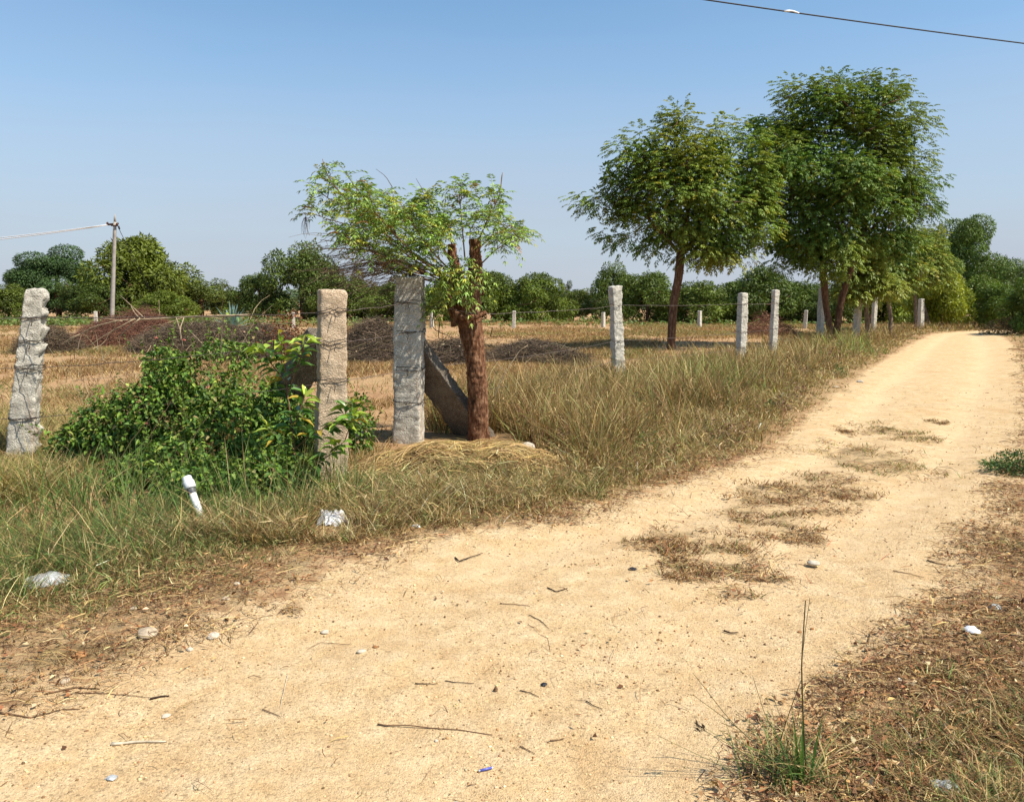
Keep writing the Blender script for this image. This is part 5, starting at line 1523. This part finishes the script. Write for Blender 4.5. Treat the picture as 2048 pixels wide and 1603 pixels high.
# olive blades growing through the front of it
n = 3000; x = (rng.random(n) * 2 - 1) * 1.15; y = -.98 + .6 * rng.random(n)
V, F, m = blades(np.stack([x, y, heap_z(x, y) + T(x + b[0], y + b[1]) - b[2]], 1), .07 + .15 * rng.random(n), rng.random(n) * 6.28, .3 + .5 * rng.random(n), .2 + .9 * rng.random(n), .005 + .003 * rng.random(n), 3)
mb.add(V, F, rep(pal(n, OLIVE + STRAW + GREEN[:1], [2, 2, 2, 2, 2, 1, 1]), m))
mb.build('loose_straw', M['straw'], e)

# ------------------------------------------------------------------ pipe, litter, stones, sticks
b = G(408, 1040); b[2] = T(b[0], b[1]); tpp = P(381, 975, b[1] + .10)
ax = nrm(tpp - b)
e = empty('plastic_pipe', b, 'white plastic pipe with a cap sticking out of the grass before the shrub', 'pipe')
mb = MB(); mb.add(*tube([b - ax * .12, b + (tpp - b) * .97], .0255, 16)); mb.build('pipe_tube', M['pipe'], e, smooth=False).location = -Vector(b)
mb = MB(); mb.add(*tube([tpp - ax * .045, tpp - ax * .04, tpp - ax * .005, tpp], [.0285, .030, .030, .0275], 16)); mb.build('band', M['pipe_band'], e).location = -Vector(b)  # dark ring built in place of the cap's shadow on the tube
mb = MB(); mb.add(*tube([tpp - ax * .006, tpp + ax * .004, tpp + ax * .05, tpp + ax * .055, tpp + ax * .085, tpp + ax * .09], [.037, .040, .041, .034, .033, .026], 16)); mb.build('cap', M['pipe'], e).location = -Vector(b)


def rock(px, py, wpx, label, mat='stone', flatn=.55, name='stone', group='loose pale stones beside the track', seed=0, z0=None):
    c = G(px, py); c[2] = T(c[0], c[1]) if z0 is None else z0; s = wpx / FPX * c[1] / 2
    q = np.arange(14) / 13 * PI; a = np.arange(20) * 2 * PI / 20
    X = np.sin(q)[:, None] * np.cos(a); Y = np.sin(q)[:, None] * np.sin(a); Z = np.cos(q)[:, None] + 0 * a
    rr_ = 1 + .35 * fbm(X * 1.2 + seed * 3.1, Y * 1.2, Z * 1.2, 3, seed) + .10 * np.abs(vnoise(X * 3 + seed, Y * 3, Z * 3, seed))
    V = np.stack([X * rr_ * s, Y * rr_ * s * .8, (Z * rr_ * flatn + flatn * .45) * s], -1).reshape(-1, 3)
    V = np.concatenate([V]); i = np.arange(13)[:, None] * 20; j = np.arange(20)[None]; j2 = (j + 1) % 20
    mb = MB(); mb.add(V, np.stack([i + j, i + 20 + j, i + 20 + j2, i + j2], -1).reshape(-1, 4))
    o = tag(mb.build(name, M[mat], smooth=False, loc=None), label, name, group); o.location = c; o.rotation_euler = (0, 0, seed * 1.3); return o


r = rock(1054, 912, 40, 'large pale rounded stone at the right end of the straw heap', 'pale_stone', .5, seed=1); r.location.z += .07
for q, (px, py, w_, lab, mt) in enumerate([(1628, 1122, 26, 'white flat stone lying in the middle of the right wheel track', 'pale_stone'), (474, 1170, 14, 'small white stone in the dry thatch below the green grass', 'pale_stone'), (380, 1299, 17, 'whitish stone on the sand edge below the dry tuft', 'pale_stone'),
        (268, 1219, 16, 'cream stone in the thatch near the left edge', 'stone'), (427, 1274, 28, 'flat cream stone half buried at the sandy edge', 'pale_stone'), (452, 1202, 18, 'flat pinkish cream stone in the middle of the thatch', 'stone'),
        (332, 1424, 18, 'small flat cream stone on bare sand at lower left', 'pale_stone'), (295, 1272, 48, 'long pale stone slab showing through the thatch', 'stone'), (722, 1297, 18, 'white pebble on the bare sand right of centre left', 'pale_stone'), (872, 1471, 10, 'small white pebble below the long thin stick', 'pale_stone'),
        (650, 1259, 18, 'flat whitish pebble at the upper sand edge', 'pale_stone'), (910, 1596, 22, 'pale stone cut by the bottom edge of the picture', 'pale_stone'), (1600, 1255, 9, 'small dark pebble left of the upright grass stalk top', 'clod'), (1625, 1249, 9, 'small dark pebble right of the upright grass stalk top', 'clod'),
        (1720, 764, 14, 'white stone at the left edge of the far track', 'pale_stone'), (1672, 775, 12, 'pale stone among roots at the far track edge', 'stone'), (130, 1365, 22, 'pale stone under dead stems at the far left', 'stone'), (1950, 1420, 14, 'pale stone among leaf litter on the right verge', 'stone')]):
    rock(px, py, w_, lab, mt, .45, seed=q + 2)
rock(158, 1312, 30, 'orange clod of earth in the thatch at the left', 'clod', .45, 'clod', 'orange earth clods', 25)
rock(750, 1286, 12, 'small orange clod on the bare sand', 'clod', .4, 'clod', 'orange earth clods', 26)


def crumple(px, py, wpx, hpx, label, mat, name, cat, seed, flatn=1.0):
    c = G(px, py); c[2] = T(c[0], c[1]); w_ = wpx / FPX * c[1]; h = hpx / FPX * c[1] * flatn
    q = np.linspace(-1, 1, 40); X, Y = np.meshgrid(q, q)
    rad = np.hypot(X, Y); e1 = 1 + .3 * vnoise(X * 1.5 + seed, Y * 1.5, 0, seed)
    Z = np.clip(1 - (rad / 1.25) ** 2, 0, 1) * (.55 + .5 * fbm(X * 1.6 + seed, Y * 1.6, 0, 2, seed)) + .20 * np.abs(vnoise(X * 3.2 + seed, Y * 3.2, 0, seed + 1)) + .15 * np.abs(vnoise(X * 7, Y * 7, 0, seed + 2))
    Vx = np.stack([X * w_ / 2 * e1, Y * w_ * .42 * e1, Z * h + .004], -1).reshape(-1, 3)
    Vx[:, 2] = .004 + (Vx[:, 2] - .004) * np.clip(1.04 - (rad.ravel() / 1.04) ** 5, 0, 1)
    i = np.arange(39)[:, None] * 40; j = np.arange(39)[None]
    F = np.stack([i + j, i + j + 1, i + 41 + j, i + 40 + j], -1).reshape(-1, 4)
    F = F[(rad.ravel()[F].mean(1) < 1.02 + .2 * vnoise(X.ravel()[F].mean(1) * 4, Y.ravel()[F].mean(1) * 4, seed))]
    ids, F = submesh(F)
    mb = MB(); mb.add(Vx[ids], F); o = tag(mb.build(name, M[mat]), label, cat); o.location = c; return o


crumple(662, 1044, 66, 40, 'crumpled white plastic bag in the grass below the tan post', 'plastic', 'plastic_bag', 'bag', 4)
o = crumple(100, 1160, 100, 16, 'greyish clear plastic sheet in the grass at the left edge', 'clear_plastic', 'plastic_sheet', 'plastic sheet', 6); o.rotation_euler = (0, 0, .5)
crumple(1885, 1572, 60, 22, 'crumpled torn grey and white wrapper at the lower right', 'clear_plastic', 'wrapper', 'wrapper', 9)
crumple(1912, 1590, 40, 16, 'cream scrap beside the torn wrapper at the lower right', 'stone', 'paper_scrap', 'scrap', 10)
crumple(1946, 1266, 34, 12, 'white paper scrap lying in the right verge', 'plastic', 'paper_scrap', 'scrap', 11)
crumple(2030, 1270, 20, 10, 'small pale scrap at the right edge of the verge', 'stone', 'paper_scrap', 'scrap', 12)
crumple(832, 1056, 20, 9, 'short white scrap at the grass edge below the straw heap', 'plastic', 'paper_scrap', 'scrap', 13)
crumple(1990, 1218, 26, 10, 'greenish grey plastic scrap among leaves on the right verge', 'clear_plastic', 'paper_scrap', 'scrap', 17)
crumple(1266, 1133, 17, 6, 'black scrap near the trampled tufts in the middle of the track', 'black', 'rubber_scrap', 'scrap', 14, .7)
crumple(1089, 1358, 16, 6, 'black scrap on bare sand in the centre foreground', 'black', 'rubber_scrap', 'scrap', 15, .7)
crumple(223, 1546, 26, 7, 'grey crushed lump with a thin wire at lower left', 'clear_plastic', 'crushed_can', 'scrap', 16, .7)
crumple(991, 1370, 11, 10, 'small olive seed pod on the sand', 'dry_wood', 'seed_pod', 'pod', 18)
a_, c_ = G(957, 1531), G(986, 1524)
for q in (a_, c_): q[2] = T(q[0], q[1]) + .006
e = empty('drinking_straw', a_, 'blue and white plastic stub near the bottom centre', 'plastic stub')
mb = MB(); mb.add(*tube([a_ + (c_ - a_) * .12, a_ + (c_ - a_) * .9], .0042, 8)); mb.build('sleeve', M['blue'], e).location = -Vector(a_)
mb = MB(); mb.add(*tube([a_, c_], .003, 8)); mb.build('core', M['plastic'], e).location = -Vector(a_)


def stick(pts, r, label, mat='dry_wood', name='twig', lift=.004, wob=.006, group='sticks lying on the track'):
    p = A([G(*q) for q in pts]); p[:, 2] = T(p[:, 0], p[:, 1]) + lift
    L_ = np.linalg.norm(p[-1] - p[0]); n = max(6, len(pts) * 4); p = resamp(p, n); p[1:-1] += rng.normal(size=(n - 2, 3)) * wob * L_ * A([1, 1, .5])
    p[:, 2] = np.maximum(p[:, 2], T(p[:, 0], p[:, 1]) + r * .7)
    mb = MB(); mb.add(*tube(p, r * .75 * np.linspace(1, .5, n), 6, wob=.3, seed=int(pts[0][0]))); return tag(mb.build(name, M[mat], loc=p[0]), label, 'stick', group)


stick([(755, 1438), (850, 1444), (985, 1460)], .0038, 'longest thin dark stick lying on the sand at the lower centre')
stick([(222, 1480), (270, 1477), (332, 1477)], .008, 'bleached white split stick at lower left', 'white_wood', wob=.003)
stick([(300, 1394), (322, 1389), (338, 1388)], .007, 'short black charred stick on the sand at left', 'dark_wood')
stick([(150, 1388), (230, 1388), (300, 1391)], .003, 'thin brown stalk ending at the charred stick', 'dry_wood')
stick([(910, 1112), (918, 1119), (945, 1110), (965, 1103)], .006, 'crooked dark stick on the sand in front of the straw heap', 'dark_wood')
stick([(1095, 1169), (1113, 1178), (1135, 1171)], .005, 'short forked dark twig in the middle of the sand', 'dark_wood')
stick([(1058, 1225), (1080, 1235), (1098, 1250)], .003, 'thin dark twig slanting down in the middle of the sand', 'dark_wood')
stick([(1040, 1371), (1060, 1376), (1078, 1384)], .003, 'thin short twig left of the black scrap', 'dark_wood')
stick([(890, 1352), (920, 1355), (948, 1356)], .0028, 'thin twig pointing at the seed pod', 'dark_wood')
stick([(830, 1361), (850, 1360), (872, 1359)], .003, 'small dark twig above the long thin stick', 'dark_wood')
stick([(1040, 1481), (1055, 1488), (1070, 1496)], .003, 'small slanting twig right of the long thin stick', 'dry_wood')
stick([(1172, 1392), (1190, 1403), (1205, 1409)], .003, 'broken twig with bits at the centre right of the sand', 'dark_wood')
stick([(1100, 1471), (1115, 1470), (1128, 1467)], .004, 'stubby brown twig right of the bottom centre', 'dry_wood')
stick([(1448, 1252), (1460, 1256), (1477, 1256)], .006, 'forked dark twig left of the upright grass stalk', 'dark_wood')
stick([(1718, 1280), (1735, 1283), (1740, 1265), (1750, 1252)], .005, 'bent twig standing at the edge of the right verge', 'dry_wood')
stick([(1786, 1140), (1815, 1146), (1848, 1154)], .004, 'thin straight twig on the right wheel track', 'dry_wood')
stick([(1855, 1120), (1875, 1127), (1892, 1130)], .007, 'short thick brown twig at the right verge edge', 'dry_wood')
stick([(575, 1345), (560, 1410), (562, 1372)][:2], .002, 'fine pale stalk on the sand at left', 'white_wood')
stick([(525, 1412), (545, 1420), (560, 1427)], .003, 'pair of brown stalks on the sand at left', 'dry_wood')
stick([(700, 1283), (640, 1278), (615, 1290)], .0022, 'thin curved stalk at the upper left of the sand', 'dry_wood')
stick([(1000, 1203), (1030, 1205), (1060, 1208)], .004, 'brown stalk lying flat in the middle of the sand', 'dry_wood')
stick([(1730, 1300), (1850, 1275), (2045, 1280)], .004, 'long dark stick lying across the right verge litter', 'dark_wood')
stick([(1570, 1500), (1640, 1480), (1700, 1470)], .005, 'pale twig lying in the leaf litter at the lower right', 'pale_branch')
stick([(1850, 1640), (1880, 1570), (1905, 1545)], .004, 'straw coloured stalk beside the torn wrapper', 'white_wood')
stick([(0, 1425), (60, 1436), (120, 1420), (160, 1418)], .005, 'brown root like stick at the left edge of the sand', 'dry_wood')
stick([(90, 1390), (150, 1378), (200, 1380)], .006, 'thicker brown stick in dead stems at the left edge', 'dry_wood')
stick([(560, 1070), (620, 1060), (680, 1062)][:2], .004, 'small twig at the foot of the green grass', 'dry_wood')

# loose branch standing in the tall grass right of the pollarded tree
b = G(985, 800); e = None
q = A([P(985, 800, 9.6), P(1010, 745, 9.6), P(1040, 700, 9.65), P(1056, 690, 9.65)])
mb = MB(); mb.add(*tube(resamp(q, 14), np.linspace(.007, .004, 14), 5)); mb.add(*tube(resamp([P(1012, 742, 9.6), P(990, 725, 9.6), P(985, 705, 9.6)], 7), .003, 4)); mb.add(*tube(resamp([P(985, 800, 9.6), P(975, 860, 9.55)], 5), .007, 5))
tag(mb.build('dead_stem', M['pale_branch'], loc=q[0]), 'thin dead stem with a pale tip standing right of the pollarded trunk', 'stem')

# foreground grass tuft with tall stalks at the lower right
rng = np.random.default_rng(44)
b = G(1590, 1555); b[2] = T(b[0], b[1]); d = b[1]
e = empty('grass_tuft', b, 'green grass tuft with one tall upright dark stalk at the lower right', 'grass tuft')
mb = MB()
st = resamp([P(1612, 1545, d), P(1606, 1430, d), P(1603, 1330, d), P(1608, 1245, d), P(1611, 1200, d - .02)], 16); mb.add(*tube(st, np.linspace(.0032, .0018, 16), 5), col=A([.10, .085, .04]))
mb.add(*tube(resamp([P(1606, 1300, d), P(1612, 1250, d), P(1620, 1195, d)], 8), .0012, 4), col=A([.14, .12, .06]))
mb.add(*tube(resamp([P(1560, 1480, d), P(1580, 1420, d), P(1602, 1360, d)], 8), .0018, 4), col=A([.12, .10, .05]))
for (x0, y0, xm, ym, x1, y1) in [(1590, 1560, 1460, 1440, 1386, 1345), (1580, 1550, 1470, 1450, 1385, 1388), (1570, 1560, 1480, 1500, 1387, 1448), (1560, 1580, 1420, 1520, 1320, 1472), (1600, 1540, 1530, 1430, 1505, 1350), (1590, 1540, 1570, 1460, 1545, 1388), (1550, 1550, 1510, 1450, 1470, 1420), (1620, 1550, 1640, 1470, 1650, 1380)]:
    mb.add(*tube(resamp([P(x0, y0, d), P(xm, ym, d), P(x1, y1, d)], 10), np.linspace(.0019, .0008, 10), 4), col=A([.20, .18, .08]) * rng.uniform(.7, 1.3))
for (x, y) in [(1395, 1450), (1405, 1455), (1410, 1460), (1400, 1462), (1518, 1435), (1516, 1445)]:
    c0 = P(x, y, d); V, F, m = leaves(c0 + rng.normal(size=(6, 3)) * .004, A([[-.5, 0, .6]]) + rdir(6) * .3, rdir(6), .022, .005); mb.add(V, F, A([.07, .05, .035]))
mb.build('stalks', M['grass'], e).location = -Vector(b)
mb = MB(); n = 170
x = b[0] - .02 + rng.normal(size=n) * .075; y = b[1] + rng.normal(size=n) * .05
V, F, m = blades(onground(x, y), .06 + .16 * rng.random(n), rng.random(n) * 6.28, .15 + .4 * rng.random(n), .1 + .9 * rng.random(n), .0045 + .002 * rng.random(n), 4)
mb.add(V, F, rep(pal(n, GREEN + OLIVE + STRAW[:2], [2, 2, 2, 2, 2, 1, 2, 1]), m))
x = b[0] + .01 + rng.normal(size=9) * .012; y = b[1] - .03 + rng.normal(size=9) * .01
V, F, m = blades(onground(x, y), .18 + .09 * rng.random(9), rng.random(9) * 6.28, .03 + .1 * rng.random(9), .02 + .1 * rng.random(9), .008 + 0 * x, 4); mb.add(V, F, rep(pal(9, [(.11, .22, .04)], [1]), m))
mb.build('blades', M['grass'], e).location = -Vector(b) if False else (0, 0, 0)
bl = [c for c in e.children if c.name.startswith('blades')][0]; bl.location = -Vector(b)

# ------------------------------------------------------------------ sky, sun, camera
SUN_EL, sx, sy = math.radians(53), 0.93, -0.36
sd = Vector((sx * math.cos(SUN_EL) / math.hypot(sx, sy), sy * math.cos(SUN_EL) / math.hypot(sx, sy), math.sin(SUN_EL)))
w = bpy.data.worlds.new('World'); SC.world = w; w.use_nodes = True
nt = w.node_tree; bg = nt.nodes['Background']
sky = nt.nodes.new('ShaderNodeTexSky'); sky.sky_type = 'NISHITA'; sky.sun_disc = False
sky.sun_elevation = SUN_EL; sky.sun_rotation = math.atan2(sx, sy); sky.altitude = 600; sky.air_density = 1.0; sky.dust_density = 0.7; sky.ozone_density = 2.5
geo = nt.nodes.new('ShaderNodeNewGeometry'); sep = nt.nodes.new('ShaderNodeSeparateXYZ'); nt.links.new(geo.outputs['Incoming'], sep.inputs[0])
mpn = nt.nodes.new('ShaderNodeMapping'); mpn.inputs['Scale'].default_value = (1.2, 1.2, 6.0); nt.links.new(geo.outputs['Incoming'], mpn.inputs['Vector'])
wn = nt.nodes.new('ShaderNodeTexNoise'); wn.inputs['Scale'].default_value = 1.6; wn.inputs['Detail'].default_value = 5; nt.links.new(mpn.outputs[0], wn.inputs['Vector'])
wm = nt.nodes.new('ShaderNodeMath'); wm.operation = 'MULTIPLY_ADD'; nt.links.new(wn.outputs['Fac'], wm.inputs[0]); wm.inputs[1].default_value = .30; wm.inputs[2].default_value = -.15
mr = nt.nodes.new('ShaderNodeMapRange'); mr.interpolation_type = 'SMOOTHSTEP'; nt.links.new(sep.outputs['Z'], mr.inputs['Value'])
for q, v in ((1, -0.40), (2, 0.0), (3, 0.0), (4, 0.95)): mr.inputs[q].default_value = v
mx = nt.nodes.new('ShaderNodeMix'); mx.data_type = 'RGBA'; wa = nt.nodes.new('ShaderNodeMath'); wa.operation = 'ADD'; wa.use_clamp = True; nt.links.new(mr.outputs[0], wa.inputs[0]); nt.links.new(wm.outputs[0], wa.inputs[1]); nt.links.new(wa.outputs[0], mx.inputs[0]); nt.links.new(sky.outputs['Color'], mx.inputs[6])
gn = nt.nodes.new('ShaderNodeMix'); gn.data_type = 'RGBA'; gn.blend_type = 'MULTIPLY'; gn.inputs[0].default_value = 1.0; nt.links.new(sky.outputs['Color'], gn.inputs[6]); gn.inputs[7].default_value = (1.14, 1.40, 1.40, 1)
nt.links.new(gn.outputs[2], mx.inputs[6])
mx.inputs[7].default_value = (3.95, 4.3, 5.1, 1)        # dry-season dust haze, thickest at the horizon
nt.links.new(mx.outputs[2], bg.inputs['Color']); bg.inputs['Strength'].default_value = 0.088
l = bpy.data.lights.new('sun', 'SUN'); l.energy = 5.0; l.angle = math.radians(0.53); l.color = (1.0, .93, .82)
lo = bpy.data.objects.new('sun', l); COL.objects.link(lo); lo.rotation_euler = sd.to_track_quat('Z', 'Y').to_euler(); lo.location = (0, 0, 30)

cam = bpy.data.cameras.new('camera'); co = bpy.data.objects.new('camera', cam); COL.objects.link(co)
co.location = (0, 0, CAM_H); co.rotation_euler = (PI / 2 - PITCH, 0, 0)
cam.sensor_fit = 'HORIZONTAL'; cam.sensor_width = 36; cam.lens = FPX / 2048 * 36; cam.clip_start = .05; cam.clip_end = 6000
SC.camera = co
SC.view_settings.view_transform = 'Standard'; SC.view_settings.look = 'None'; SC.view_settings.exposure = 0.55; SC.view_settings.gamma = 1.0
SC.cycles.max_bounces = 6; SC.cycles.diffuse_bounces = 2; SC.cycles.transmission_bounces = 4; SC.cycles.glossy_bounces = 2
